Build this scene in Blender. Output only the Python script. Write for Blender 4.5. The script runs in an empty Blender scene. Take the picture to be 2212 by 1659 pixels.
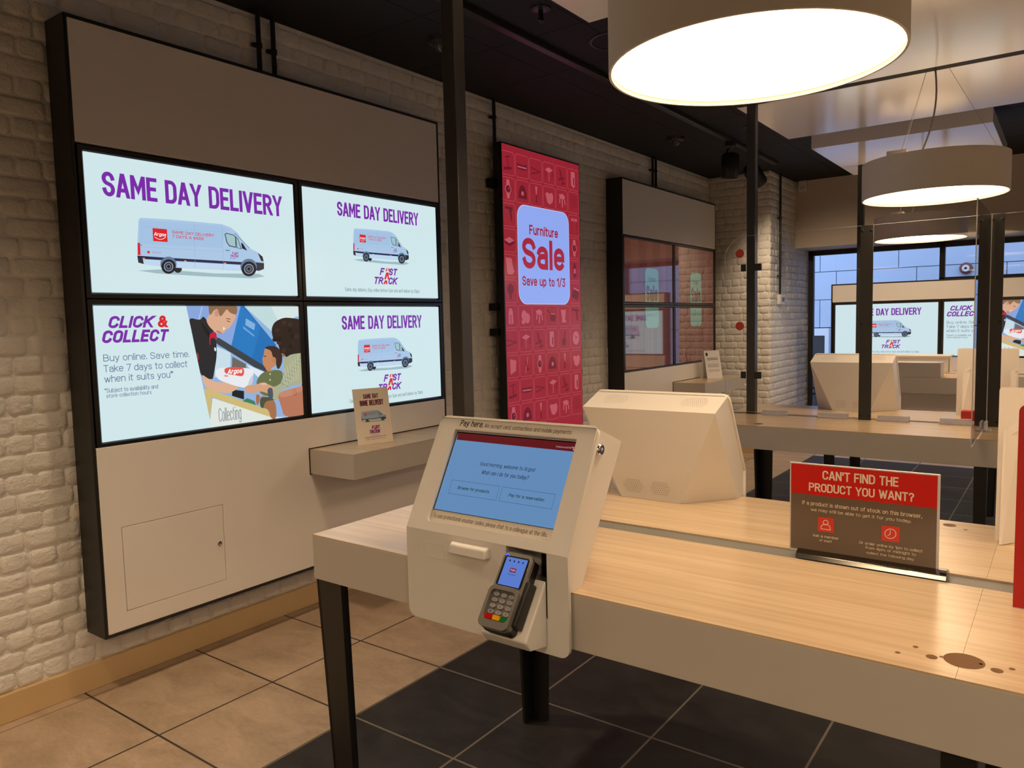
import bpy, bmesh, math, random
import numpy as np
from mathutils import Vector, Matrix
from mathutils.geometry import tessellate_polygon
random.seed(7)
S = bpy.context.scene
COL = S.collection

# ------------------------------------------------------------------ camera
FPX, YAW, PITCH, ROLL = 1637.95, 0.6348, 0.0809, -0.0236
cd = bpy.data.cameras.new('camera'); cam = bpy.data.objects.new('camera', cd); COL.objects.link(cam)
cd.sensor_fit = 'HORIZONTAL'; cd.sensor_width = 36.0; cd.lens = FPX / 2212 * 36.0
cd.clip_start = 0.02; cd.clip_end = 200
F_ = Vector((-math.sin(YAW)*math.cos(PITCH), math.cos(YAW)*math.cos(PITCH), -math.sin(PITCH)))
r_ = Vector((math.cos(YAW), math.sin(YAW), 0)); u_ = r_.cross(F_)
R_ = r_*math.cos(ROLL) + u_*math.sin(ROLL); U_ = u_*math.cos(ROLL) - r_*math.sin(ROLL)
cam.matrix_world = Matrix(((R_.x, U_.x, -F_.x, 3.351), (R_.y, U_.y, -F_.y, 0.0), (R_.z, U_.z, -F_.z, 1.5316), (0, 0, 0, 1)))
S.camera = cam

# ------------------------------------------------------------------ view, sky, lights
S.view_settings.view_transform = 'Standard'; S.view_settings.look = 'None'
S.view_settings.exposure = 0.0; S.view_settings.gamma = 1.0; S.view_settings.use_curve_mapping = False
W = bpy.data.worlds.new('sky'); S.world = W; W.use_nodes = True
bg = W.node_tree.nodes['Background']; bg.inputs[0].default_value = (0.56, 0.70, 0.96, 1); bg.inputs[1].default_value = 2.2
LAMP_COL = (1.0, 0.70, 0.42)
LAMP_STRENGTH = 15.0          # the glowing underside of every drum lamp
SCREEN = 1.0                 # brightness of lit screens
SPOT_COL = (1.0, 0.74, 0.48)

def fill_or_track_spot(loc, power, spot=70, blend=0.8, rot=(0, 0, 0), size=0.05):
    l = bpy.data.lights.new('fill_or_track_spot', 'SPOT'); l.energy = power; l.color = SPOT_COL
    l.spot_size = math.radians(spot); l.spot_blend = blend; l.shadow_soft_size = size
    o = bpy.data.objects.new('fill_or_track_spot', l); COL.objects.link(o); o.location = loc; o.rotation_euler = rot
    return o
# unseen fill spots, added behind and beside the camera and along the wall
for y_ in (-2.0, -.7, .6, 1.9): fill_or_track_spot((.88, y_, 2.88), 75, 96, .9, (0, -.10, 0))
for x_, y_ in ((2.2, -2.2), (3.6, -2.2), (3.6, .2), (5.2, .2)): fill_or_track_spot((x_, y_, 3.05), 70, 120, .9)
for x_ in (2.3, 4.3): fill_or_track_spot((x_, 8.25, 3.05), 70, 130, .9)  # extra fill, added to brighten the display unit by the shop window

# ------------------------------------------------------------------ colour and materials
def lin(h):
    if not isinstance(h, str): return tuple(h)
    h = h.lstrip('#'); c = [int(h[i:i+2], 16)/255 for i in (0, 2, 4)]
    return tuple(x/12.92 if x <= .04045 else ((x+.055)/1.055)**2.4 for x in c)
MATS = {}
def mat(name, col, rough=0.5, metal=0.0, spec=0.5, emit=None, es=1.0, coat=0.0, noise=None, bump=None, ior=None):
    if name in MATS: return MATS[name]
    m = bpy.data.materials.new(name); m.use_nodes = True; nt = m.node_tree; b = nt.nodes['Principled BSDF']
    c = lin(col)
    b.inputs['Base Color'].default_value = (*c, 1); b.inputs['Roughness'].default_value = rough
    b.inputs['Metallic'].default_value = metal; b.inputs['Specular IOR Level'].default_value = spec
    b.inputs['Coat Weight'].default_value = coat
    if ior: b.inputs['IOR'].default_value = ior
    if emit is not None:
        b.inputs['Emission Color'].default_value = (*lin(emit), 1); b.inputs['Emission Strength'].default_value = es
    if noise or bump:
        tc = nt.nodes.new('ShaderNodeTexCoord'); n = nt.nodes.new('ShaderNodeTexNoise')
        nt.links.new(tc.outputs['Object'], n.inputs['Vector'])
        sc = (noise or bump)[0]; n.inputs['Scale'].default_value = sc; n.inputs['Detail'].default_value = 6
        if noise:
            r = nt.nodes.new('ShaderNodeMix'); r.data_type = 'RGBA'
            k = noise[1]
            r.inputs['A'].default_value = (*[x*(1-k) for x in c], 1); r.inputs['B'].default_value = (*[min(1, x*(1+k)) for x in c], 1)
            nt.links.new(n.outputs['Fac'], r.inputs['Factor']); nt.links.new(r.outputs['Result'], b.inputs['Base Color'])
        if bump:
            bp = nt.nodes.new('ShaderNodeBump'); bp.inputs['Strength'].default_value = bump[1]; bp.inputs['Distance'].default_value = bump[2]
            nt.links.new(n.outputs['Fac'], bp.inputs['Height']); nt.links.new(bp.outputs['Normal'], b.inputs['Normal'])
    MATS[name] = m; return m
def ink(h, kind):
    """flat colour: kind 'lit' glows like a screen, 'dim' is a dark glossy screen, 'print' is printed card"""
    key = kind + h
    if key in MATS: return MATS[key]
    if kind == 'lit': return mat(key, (0.01, 0.01, 0.012), .22, spec=.5, emit=h, es=SCREEN)
    if kind == 'dim': return mat(key, (0.008, 0.006, 0.006), .04, spec=.5, emit=h, es=1.0, ior=2.6)
    if kind == 'gloss': return mat(key, h, .16, spec=.5)
    return mat(key, h, .5, spec=.3)
def glass(name, tint, refl=0.06, gl=0.02):
    if name in MATS: return MATS[name]
    m = bpy.data.materials.new(name); m.use_nodes = True; nt = m.node_tree; nt.nodes.clear()
    o = nt.nodes.new('ShaderNodeOutputMaterial'); mx = nt.nodes.new('ShaderNodeMixShader')
    t = nt.nodes.new('ShaderNodeBsdfTransparent'); g = nt.nodes.new('ShaderNodeBsdfGlossy'); f = nt.nodes.new('ShaderNodeFresnel')
    t.inputs[0].default_value = (*tint, 1); g.inputs['Roughness'].default_value = gl; f.inputs[0].default_value = 1.3
    nt.links.new(f.outputs[0], mx.inputs[0]); nt.links.new(t.outputs[0], mx.inputs[1]); nt.links.new(g.outputs[0], mx.inputs[2])
    nt.links.new(mx.outputs[0], o.inputs[0]); MATS[name] = m; return m

class N:                       # tiny node-math helper for procedural materials
    def __init__(s, nt): s.nt = nt
    def v(s, op, *a):
        n = s.nt.nodes.new('ShaderNodeMath'); n.operation = op
        for i, x in enumerate(a):
            if isinstance(x, (int, float)): n.inputs[i].default_value = x
            else: s.nt.links.new(x, n.inputs[i])
        return n.outputs[0]
    def mix(s, f, a, b):
        n = s.nt.nodes.new('ShaderNodeMix'); n.data_type = 'RGBA'
        for k, x in (('Factor', f), ('A', a), ('B', b)):
            if isinstance(x, (int, float)): n.inputs[k].default_value = x
            elif isinstance(x, tuple): n.inputs[k].default_value = (*x, 1)
            else: s.nt.links.new(x, n.inputs[k])
        return n.outputs['Result']
    def noise(s, vec, scale, detail=5, rough=.55, dist=0):
        n = s.nt.nodes.new('ShaderNodeTexNoise'); s.nt.links.new(vec, n.inputs['Vector'])
        n.inputs['Scale'].default_value = scale; n.inputs['Detail'].default_value = detail
        n.inputs['Roughness'].default_value = rough; n.inputs['Distortion'].default_value = dist
        return n.outputs['Fac']
    def mapping(s, vec, scale):
        n = s.nt.nodes.new('ShaderNodeMapping'); s.nt.links.new(vec, n.inputs['Vector']); n.inputs['Scale'].default_value = scale
        return n.outputs[0]
    def bump(s, h, st, d):
        n = s.nt.nodes.new('ShaderNodeBump'); n.inputs['Strength'].default_value = st; n.inputs['Distance'].default_value = d
        s.nt.links.new(h, n.inputs['Height']); return n.outputs[0]
def newmat(name):
    m = bpy.data.materials.new(name); m.use_nodes = True; MATS[name] = m
    return m, m.node_tree, m.node_tree.nodes['Principled BSDF'], N(m.node_tree)

def wood_mat():
    m, nt, b, n = newmat('pale_oak')
    tc = nt.nodes.new('ShaderNodeTexCoord').outputs['Object']
    v = n.mapping(tc, (1.1, 38, 38)); a = n.noise(v, 1.6, 6, .6, .4)
    v2 = n.mapping(tc, (2.5, 150, 150)); f = n.noise(v2, 1.0, 3, .6, .2)
    k = n.v('ADD', n.v('MULTIPLY', a, .75), n.v('MULTIPLY', f, .25))
    k = n.v('MULTIPLY', n.v('SUBTRACT', k, .30), 2.2)
    nt.links.new(n.mix(k, (.51, .375, .24), (.72, .58, .41)), b.inputs['Base Color'])
    b.inputs['Roughness'].default_value = .25; b.inputs['Specular IOR Level'].default_value = .6
    return m
WOOD = wood_mat()

TX0, TXP, TY0, TYP = 0.6032, 0.5169, 1.9247, 0.5113
def floor_mat():
    m, nt, b, n = newmat('floor_tiles')
    tc = nt.nodes.new('ShaderNodeTexCoord').outputs['Object']
    sp = nt.nodes.new('ShaderNodeSeparateXYZ'); nt.links.new(tc, sp.inputs[0]); x, y = sp.outputs[0], sp.outputs[1]
    fx = n.v('FLOORED_MODULO', n.v('SUBTRACT', x, TX0), TXP); fy = n.v('FLOORED_MODULO', n.v('SUBTRACT', y, TY0), TYP)
    gw = .0045
    gx = n.v('LESS_THAN', n.v('ABSOLUTE', n.v('SUBTRACT', n.v('ABSOLUTE', n.v('SUBTRACT', fx, TXP/2)), TXP/2)), gw)
    gx = n.v('MULTIPLY', gx, n.v('GREATER_THAN', x, .3))
    gx = n.v('MAXIMUM', gx, n.v('LESS_THAN', n.v('ABSOLUTE', n.v('SUBTRACT', x, .0683)), .002))
    gy = n.v('LESS_THAN', n.v('ABSOLUTE', n.v('SUBTRACT', n.v('ABSOLUTE', n.v('SUBTRACT', fy, TYP/2)), TYP/2)), gw)
    g = n.v('MAXIMUM', gx, gy)
    dark = n.v('MULTIPLY', n.v('GREATER_THAN', x, TX0+TXP), n.v('LESS_THAN', y, TY0+13*TYP))
    v = n.mapping(tc, (1.0, 1.7, 1)); a = n.noise(v, 4.2, 8, .62, .6); f = n.noise(n.mapping(tc, (6, 14, 1)), 5, 5, .7, .3)
    k = n.v('MULTIPLY', n.v('SUBTRACT', n.v('ADD', n.v('MULTIPLY', a, .7), n.v('MULTIPLY', f, .3)), .36), 3.2)
    beige = n.mix(k, (.34, .25, .172), (.53, .40, .29)); blk = n.mix(k, (.016, .014, .0135), (.043, .041, .041))
    c = n.mix(dark, beige, blk)
    gc = n.mix(dark, (.045, .035, .028), (.20, .175, .14))
    nt.links.new(n.mix(g, c, gc), b.inputs['Base Color'])
    nt.links.new(n.v('ADD', n.v('ADD', .34, n.v('MULTIPLY', dark, .14)), n.v('MULTIPLY', k, .14)), b.inputs['Roughness'])
    h = n.v('ADD', n.v('MULTIPLY', g, -1.0), n.v('MULTIPLY', f, .25))
    nt.links.new(n.bump(h, .35, .002), b.inputs['Normal'])
    nt.links.new(n.v('SUBTRACT', .4, n.v('MULTIPLY', dark, .15)), b.inputs['Specular IOR Level'])
    return m
def brick_mat():
    m, nt, b, n = newmat('white_painted_brick')
    tc = nt.nodes.new('ShaderNodeTexCoord').outputs['Object']
    a = n.noise(tc, 9, 6, .6); f = n.noise(tc, 17, 8, .6, 1.6); f2 = n.noise(n.mapping(tc, (1, .9, 1.3)), 34, 4, .5, 1.4)
    nt.links.new(n.mix(a, (.74, .71, .66), (.90, .88, .84)), b.inputs['Base Color'])
    b.inputs['Roughness'].default_value = .6
    h = n.v('ADD', n.v('MULTIPLY', f, .6), n.v('MULTIPLY', f2, .4))
    nt.links.new(n.bump(h, .75, .017), b.inputs['Normal'])
    return m
BRICK = brick_mat(); FLOOR = floor_mat()
BLACK = mat('black_powder_coat', (.012, .0115, .011), .42)
BLACKM = mat('matt_black', (.006, .0058, .0056), .7)
DKGREY = mat('dark_grey_steel', (.030, .029, .027), .38)
BEZEL = mat('gloss_black_bezel', (.008, .008, .008), .22)
PANEL = mat('white_satin_panel', (.86, .82, .78), .3, spec=.5)
KIOSK = mat('white_kiosk_shell', (.72, .70, .67), .36)
FASCIA = mat('grey_laminate', (.53, .49, .44), .5)
SLOT = mat('grey_cable_slot', (.20, .20, .19), .45)
SHADE = mat('white_lamp_shade', (.66, .63, .58), .6)
CANOPY = mat('white_gloss_canopy', (.90, .88, .87), .14, spec=.6)
CEIL = mat('black_ceiling_board', (.008, .0075, .0075), .75)
CREAM = mat('cream_paint', (.66, .57, .47), .7)
SKIRT = mat('ochre_skirting', (.62, .44, .23), .5)
CHROME = mat('chrome', (.75, .73, .70), .12, metal=1)
SILVER = mat('brushed_silver', (.42, .40, .37), .3, metal=1)
ACRY = glass('clear_acrylic', (.97, .975, .985)); GLASS = glass('window_glass', (.96, .98, 1.0))
def frosted():
    m = glass('frosted_acrylic', (.95, .95, .97)); nt = m.node_tree; mx = nt.nodes.new('ShaderNodeMixShader'); d = nt.nodes.new('ShaderNodeBsdfDiffuse')
    d.inputs[0].default_value = (.92, .90, .96, 1); mx.inputs[0].default_value = .42; o = [n for n in nt.nodes if n.type == 'OUTPUT_MATERIAL'][0]
    src = o.inputs[0].links[0].from_socket; nt.links.new(src, mx.inputs[1]); nt.links.new(d.outputs[0], mx.inputs[2]); nt.links.new(mx.outputs[0], o.inputs[0]); return m
FROST = frosted()
ACRYE = mat('acrylic_edge', (.62, .62, .66), .15)
def diffuser_mat(R=.33):      # opal disc, brightest in the middle, dimmer towards its rim
    m, nt, b, n = newmat('lamp_diffuser'); tc = nt.nodes.new('ShaderNodeTexCoord').outputs['Object']
    sp = nt.nodes.new('ShaderNodeSeparateXYZ'); nt.links.new(tc, sp.inputs[0])
    r = n.v('DIVIDE', n.v('SQRT', n.v('ADD', n.v('MULTIPLY', sp.outputs[0], sp.outputs[0]), n.v('MULTIPLY', sp.outputs[1], sp.outputs[1]))), R)
    k = n.v('SUBTRACT', 1.0, n.v('MULTIPLY', n.v('POWER', n.v('MINIMUM', r, 1.0), 7.0), .90))
    nt.links.new(n.v('MULTIPLY', k, LAMP_STRENGTH), b.inputs['Emission Strength'])
    b.inputs['Emission Color'].default_value = (*LAMP_COL, 1); b.inputs['Base Color'].default_value = (.9, .85, .75, 1); return m
DIFF = diffuser_mat()
TOP_GLOW = mat('added_lamp_top_glow', (.85, .8, .72), .5, emit=LAMP_COL, es=1.7)  # glow added to the lamp tops to brighten the canopies
HOLE = mat('drilled_hole_wood', (.17, .085, .03), .6)
WHITEP = mat('white_plastic', (.75, .74, .72), .4)
CARDB = mat('white_card', (.80, .77, .72), .6)
REDC = mat('red_card', (.50, .012, .010), .4)
VENT = mat('vent_hole', (.10, .045, .015), .8)
RECESS_SHADE = mat('recess_shade_black', (.01, .01, .01), .8)

# ------------------------------------------------------------------ mesh builder
class MB:
    def __init__(s, T=None): s.v = []; s.f = []; s.m = []; s.T = T
    def add(s, vs, fs, m=0):
        o = len(s.v)
        for p in vs:
            p = Vector(p); s.v.append(s.T @ p if s.T else p)
        for f in fs: s.f.append([i+o for i in f]); s.m.append(m)
        return s
    def box(s, x0, x1, y0, y1, z0, z1, m=0):
        return s.add([(x0,y0,z0),(x1,y0,z0),(x1,y1,z0),(x0,y1,z0),(x0,y0,z1),(x1,y0,z1),(x1,y1,z1),(x0,y1,z1)],
                     [(0,3,2,1),(4,5,6,7),(0,1,5,4),(1,2,6,5),(2,3,7,6),(3,0,4,7)], m)
    def hexa(s, b, t, m=0):     # bottom four, top four
        return s.add(list(b)+list(t), [(0,3,2,1),(4,5,6,7),(0,1,5,4),(1,2,6,5),(2,3,7,6),(3,0,4,7)], m)
    def face(s, pts, m=0): return s.add(pts, [tuple(range(len(pts)))], m)
    def prism(s, pts, ax, a, b, m=0):   # 2-D outline extruded along an axis
        def P(p, h): return {'x': (h, p[0], p[1]), 'y': (p[0], h, p[1]), 'z': (p[0], p[1], h)}[ax]
        n = len(pts); tri = tessellate_polygon([[Vector((p[0], p[1], 0)) for p in pts]])
        vs = [P(p, a) for p in pts] + [P(p, b) for p in pts]
        fs = [tuple(t) for t in tri] + [tuple(i+n for i in reversed(t)) for t in tri] + [(i, (i+1) % n, (i+1) % n+n, i+n) for i in range(n)]
        return s.add(vs, fs, m)
    def plate(s, outer, holes, z0, z1, m=0):   # flat plate with holes in local xy
        loops = [outer]+holes; tri = tessellate_polygon([[Vector((p[0], p[1], 0)) for p in L] for L in loops])
        flat = [p for L in loops for p in L]; n = len(flat)
        vs = [(p[0], p[1], z0) for p in flat]+[(p[0], p[1], z1) for p in flat]
        fs = [tuple(reversed(t)) for t in tri]+[tuple(i+n for i in t) for t in tri]
        k = 0
        for L in loops:
            for i in range(len(L)):
                a, b = k+i, k+(i+1) % len(L); fs.append((a, b, b+n, a+n))
            k += len(L)
        return s.add(vs, fs, m)
    def tube(s, pts, r, n=10, m=0, cap=True):
        pts = [Vector(p) for p in pts]; o = len(s.v); rings = []
        for i, p in enumerate(pts):
            d = (pts[min(i+1, len(pts)-1)]-pts[max(i-1, 0)]).normalized()
            a = d.orthogonal().normalized() if i == 0 else (rings[-1][1]-d*rings[-1][1].dot(d)).normalized()
            rings.append((p, a, d.cross(a)))
        vs = [p+(a*math.cos(2*math.pi*k/n)+b*math.sin(2*math.pi*k/n))*r for p, a, b in rings for k in range(n)]
        fs = [(i*n+k, i*n+(k+1) % n, (i+1)*n+(k+1) % n, (i+1)*n+k) for i in range(len(pts)-1) for k in range(n)]
        if cap: fs += [tuple(reversed(range(n))), tuple((len(pts)-1)*n+k for k in range(n))]
        return s.add(vs, fs, m)
    def lathe(s, prof, c=(0,0,0), n=48, m=0, ax='z', closed=False):
        vs = []
        for r, h in prof:
            for k in range(n):
                a = 2*math.pi*k/n; p = (r*math.cos(a), r*math.sin(a), h)
                if ax == 'y': p = (p[0], h, p[1])
                if ax == 'x': p = (h, p[0], p[1])
                vs.append((p[0]+c[0], p[1]+c[1], p[2]+c[2]))
        L = len(prof); R = L if closed else L-1
        fs = [(i*n+k, i*n+(k+1) % n, ((i+1) % L)*n+(k+1) % n, ((i+1) % L)*n+k) for i in range(R) for k in range(n)]
        if not closed:
            if prof[0][0] > 1e-6: fs.append(tuple(reversed(range(n))))
            if prof[-1][0] > 1e-6: fs.append(tuple((L-1)*n+k for k in range(n)))
        return s.add(vs, fs, m)
    def build(s, name, mats, parent=None, loc=None, bevel=0, seg=2, smooth=35):
        if not isinstance(mats, (list, tuple)): mats = [mats]
        me = bpy.data.meshes.new(name); o = bpy.data.objects.new(name, me); COL.objects.link(o)
        base = Vector((0,0,0))
        if parent is not None:
            base = ROOTLOC[parent.name]; ROOTLOC[o.name] = base; o.parent = parent
        elif loc is not None:
            base = Vector(loc); o.location = base; ROOTLOC[o.name] = base
        else: ROOTLOC[o.name] = base
        me.from_pydata([tuple(p-base) for p in s.v], [], s.f)
        for k in mats: me.materials.append(k)
        for p, k in zip(me.polygons, s.m): p.material_index = k
        bm = bmesh.new(); bm.from_mesh(me); bmesh.ops.recalc_face_normals(bm, faces=bm.faces); bm.to_mesh(me); bm.free()
        if smooth:
            me.shade_smooth(); me.set_sharp_from_angle(angle=math.radians(smooth))
        if bevel:
            md = o.modifiers.new('bevel', 'BEVEL'); md.width = bevel; md.segments = seg; md.limit_method = 'ANGLE'; md.angle_limit = math.radians(40)
        return o
ROOTLOC = {}
def thing(name, label, cat, loc, group=None):
    o = bpy.data.objects.new(name, None); COL.objects.link(o); o.location = loc; o.empty_display_size = .1
    ROOTLOC[o.name] = Vector(loc); return tag(o, label, cat, group)
def tag(o, label, cat, group=None):
    o['label'] = label; o['category'] = cat
    if group: o['group'] = group
    return o
def struct(o, kind='structure'): o['kind'] = kind; return o
def dup(root, loc, label, skip=()):
    r = root.copy(); COL.objects.link(r); r.location = loc; r['label'] = label; ROOTLOC[r.name] = Vector(loc)
    def rec(src, dst):
        for ch in list(src.children):
            if ch.name.split('.')[0] in skip: continue
            c = ch.copy(); COL.objects.link(c); c.parent = dst; rec(ch, c)
    rec(root, r); return r
def frame(o, ux, uy, n):
    return Matrix(((ux[0], uy[0], n[0], o[0]), (ux[1], uy[1], n[1], o[1]), (ux[2], uy[2], n[2], o[2]), (0, 0, 0, 1)))
def rrect(x0, y0, x1, y1, r, n=6, corners=(1,1,1,1)):   # bl, br, tr, tl
    out = []
    for (cx, cy, a0), on, (kx, ky) in zip([(x0+r, y0+r, 180), (x1-r, y0+r, 270), (x1-r, y1-r, 0), (x0+r, y1-r, 90)], corners, [(x0,y0),(x1,y0),(x1,y1),(x0,y1)]):
        if not on: out.append((kx, ky)); continue
        for i in range(n+1):
            a = math.radians(a0+90*i/n); out.append((cx+r*math.cos(a), cy+r*math.sin(a)))
    return out
def ellipse(cx, cy, rx, ry=None, n=28, a0=0):
    ry = rx if ry is None else ry
    return [(cx+rx*math.cos(a0+2*math.pi*i/n), cy+ry*math.sin(a0+2*math.pi*i/n)) for i in range(n)]

# ------------------------------------------------------------------ flat pictures and lettering
# a plain condensed grotesque drawn with strokes; cap height 1, x-height .72
def arc(cx, cy, rx, ry, a0, a1, n=11): return [(cx+rx*math.cos(math.radians(a0+(a1-a0)*i/n)), cy+ry*math.sin(math.radians(a0+(a1-a0)*i/n))) for i in range(n+1)]
def loop(w, y0, y1, x=0.0):
    r = w/2; k = min(.27, (y1-y0)/2); p = arc(x+r, y1-k, r, k, 0, 180)+arc(x+r, y0+k, r, k, 180, 360); return p+[p[0], p[1]]
def _font():
    X = .72; g = {}; cw = .54; lw = .43
    def d(c, adv, *st): g[c] = (adv, [list(s) for s in st])
    C = arc(.27, .73, .27, .27, 12, 180)+arc(.27, .27, .27, .27, 180, 348)
    d('A', .58, [(0, 0), (.26, 1), (.32, 1), (.58, 0)], [(.09, .27), (.49, .27)])
    d('B', cw, [(.0, 1), (.28, 1)]+arc(.28, .765, .22, .235, 90, -90)+[(0, .53)], [(.28, .53)]+arc(.28, .265, .25, .265, 90, -90)+[(0, 0), (0, 1)])
    d('C', cw, C); d('D', cw, [(0, 0), (0, 1), (.24, 1)]+arc(.26, .72, .28, .28, 90, 0)+arc(.26, .28, .28, .28, 0, -90)+[(0, 0)])
    d('E', .44, [(.44, 1), (0, 1), (0, 0), (.44, 0)], [(0, .52), (.38, .52)]); d('F', .43, [(.43, 1), (0, 1), (0, 0)], [(0, .50), (.37, .50)])
    d('G', cw, C[:-1]+[(.54, .30), (.54, .48), (.30, .48)]); d('H', .54, [(0, 0), (0, 1)], [(.54, 0), (.54, 1)], [(0, .52), (.54, .52)])
    d('I', .0, [(0, 0), (0, 1)]); d('J', .42, [(.42, 1), (.42, .25)]+arc(.21, .25, .21, .25, 0, -170)); d('K', .54, [(0, 0), (0, 1)], [(.50, 1), (.04, .44)], [(.17, .58), (.54, 0)])
    d('L', .42, [(0, 1), (0, 0), (.42, 0)]); d('M', .70, [(0, 0), (0, 1), (.04, 1), (.35, .33), (.66, 1), (.70, 1), (.70, 0)]); d('N', .54, [(0, 0), (0, 1), (.03, 1), (.51, 0), (.54, 0), (.54, 1)])
    d('O', cw, loop(cw, 0, 1)); d('P', .52, [(0, 0), (0, 1), (.27, 1)]+arc(.27, .74, .25, .26, 90, -90)+[(0, .48)]); d('Q', cw, loop(cw, 0, 1), [(.32, .2), (.56, -.04)])
    d('R', .54, [(0, 0), (0, 1), (.27, 1)]+arc(.27, .75, .25, .25, 90, -90)+[(0, .50)], [(.26, .50), (.54, 0)])
    d('S', .52, arc(.26, .76, .255, .24, 8, 240)+arc(.27, .25, .25, .25, 62, -172)); d('T', .50, [(0, 1), (.50, 1)], [(.25, 1), (.25, 0)])
    d('U', .54, [(0, 1), (0, .27)]+arc(.27, .27, .27, .27, 180, 360)+[(.54, 1)]); d('V', .56, [(0, 1), (.26, 0), (.30, 0), (.56, 1)])
    d('W', .82, [(0, 1), (.19, 0), (.22, 0), (.40, .9), (.42, .9), (.60, 0), (.63, 0), (.82, 1)]); d('X', .54, [(0, 0), (.54, 1)], [(0, 1), (.54, 0)])
    d('Y', .54, [(0, 1), (.27, .44), (.54, 1)], [(.27, .46), (.27, 0)]); d('Z', .50, [(0, 1), (.50, 1), (0, 0), (.50, 0)])
    d('a', .42, arc(.21, X-.2, .21, .2, 165, 0)+[(.42, 0)], [(.42, .42), (.20, .42)]+arc(.20, .21, .20, .21, 90, 270)+[(.42, 0)])
    d('b', lw, [(0, 1), (0, 0)], loop(lw, 0, X)); d('c', .40, arc(.21, X-.25, .21, .25, 15, 180)+arc(.21, .25, .21, .25, 180, 345)); d('d', lw, [(lw, 1), (lw, 0)], loop(lw, 0, X))
    d('e', lw, [(0, .37), (lw, .37), (lw, X-.23)]+arc(lw/2, X-.23, lw/2, .23, 0, 180)+arc(lw/2, .23, lw/2, .23, 180, 325)); d('f', .30, [(.30, 1), (.24, 1)]+arc(.24, .85, .13, .15, 90, 180)+[(.11, 0)], [(0, X), (.28, X)])
    d('g', lw, loop(lw, .0, X), [(lw, X), (lw, -.10)]+arc(lw/2, -.10, lw/2, .17, 0, -160)); d('h', lw, [(0, 1), (0, 0)], [(0, .48)]+arc(lw/2, X-.23, lw/2, .23, 165, 0)+[(lw, 0)])
    d('i', .0, [(0, 0), (0, X-.04)], [(0, .94), (0, 1.0)]); d('j', .12, [(.1, X), (.1, -.15), (0, -.24)], [(.1, .88), (.1, 1)]); d('k', .42, [(0, 0), (0, 1)], [(.38, X), (.03, .32)], [(.15, .45), (.42, 0)])
    d('l', .0, [(0, 1), (0, 0)]); d('m', .70, [(0, 0), (0, X)], [(0, .48)]+arc(.175, X-.2, .175, .2, 165, 0)+[(.35, 0)], [(.35, .48)]+arc(.525, X-.2, .175, .2, 165, 0)+[(.70, 0)])
    d('n', lw, [(0, 0), (0, X)], [(0, .48)]+arc(lw/2, X-.23, lw/2, .23, 165, 0)+[(lw, 0)]); d('o', lw, loop(lw, 0, X)); d('p', lw, [(0, X), (0, -.26)], loop(lw, 0, X)); d('q', lw, [(lw, X), (lw, -.26)], loop(lw, 0, X))
    d('r', .26, [(0, 0), (0, X)], [(0, .46)]+arc(.2, X-.22, .2, .22, 165, 80)); d('s', .38, arc(.19, X-.18, .185, .18, 15, 240)+arc(.20, .18, .18, .18, 65, -165)); d('t', .28, [(.10, .95), (.10, .14)]+arc(.24, .14, .14, .14, 180, 270), [(0, X), (.28, X)])
    d('u', lw, [(0, X), (0, .22)]+arc(lw/2, .22, lw/2, .22, 180, 360)+[(lw, X)], [(lw, .3), (lw, 0)]); d('v', .42, [(0, X), (.19, 0), (.23, 0), (.42, X)]); d('w', .64, [(0, X), (.15, 0), (.18, 0), (.31, .65), (.33, .65), (.46, 0), (.49, 0), (.64, X)])
    d('x', .40, [(0, 0), (.40, X)], [(0, X), (.40, 0)]); d('y', .42, [(0, X), (.21, .02)], [(.42, X), (.19, -.12), (.12, -.25), (.03, -.26)]); d('z', .38, [(0, X), (.38, X), (0, 0), (.38, 0)])
    d('0', .50, loop(.50, 0, 1)); d('1', .22, [(0, .80), (.20, 1), (.22, 1), (.22, 0)]); d('2', .48, arc(.24, .75, .24, .25, 165, -35)+[(0, 0), (.48, 0)]); d('3', .48, [(.02, 1), (.46, 1), (.20, .60)]+arc(.23, .29, .25, .29, 85, -160))
    d('4', .52, [(.40, 0), (.40, 1), (.36, 1), (0, .25), (.52, .25)]); d('5', .48, [(.44, 1), (.05, 1), (.03, .52)]+arc(.23, .30, .25, .30, 130, -160)); d('6', .50, arc(.25, .30, .25, .30, 180, -180)+[], [(.0, .30), (.05, .55), (.34, 1)])
    d('7', .46, [(0, 1), (.46, 1), (.16, 0)]); d('8', .50, loop(.44, .53, 1, .03), loop(.50, 0, .53)); d('9', .50, arc(.25, .70, .25, .30, 0, 360), [(.50, .70), (.45, .45), (.16, 0)])
    d('.', .0, [(0, 0), (0, .12)]); d(',', .04, [(.04, .12), (.04, 0), (0, -.14)]); d('!', .0, [(0, 1), (0, .30)], [(0, 0), (0, .12)]); d("'", .0, [(0, 1), (0, .74)]); d(':', .0, [(0, 0), (0, .12)], [(0, .5), (0, .62)])
    d('?', .44, arc(.22, .76, .22, .24, 165, -50)+[(.22, .45), (.22, .30)], [(.22, 0), (.22, .12)]); d('/', .34, [(0, -.05), (.34, 1.05)]); d('*', .22, [(.11, .70), (.11, 1)], [(0, .77), (.22, .93)], [(0, .93), (.22, .77)])
    d('(', .16, arc(.22, .45, .22, .6, 125, 235)); d(')', .16, arc(-.06, .45, .22, .6, 55, -55)); d('-', .26, [(0, .42), (.26, .42)]); d('#', .5, [(.12, .1), (.2, .9)], [(.32, .1), (.4, .9)], [(0, .34), (.5, .34)], [(0, .66), (.5, .66)])
    d('&', .62, [(.62, 0), (.14, .62)]+arc(.28, .79, .18, .21, 215, -35)+[(.12, .45)]+arc(.24, .24, .24, .24, 135, 300)+[(.56, .30), (.60, .46)])
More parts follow.
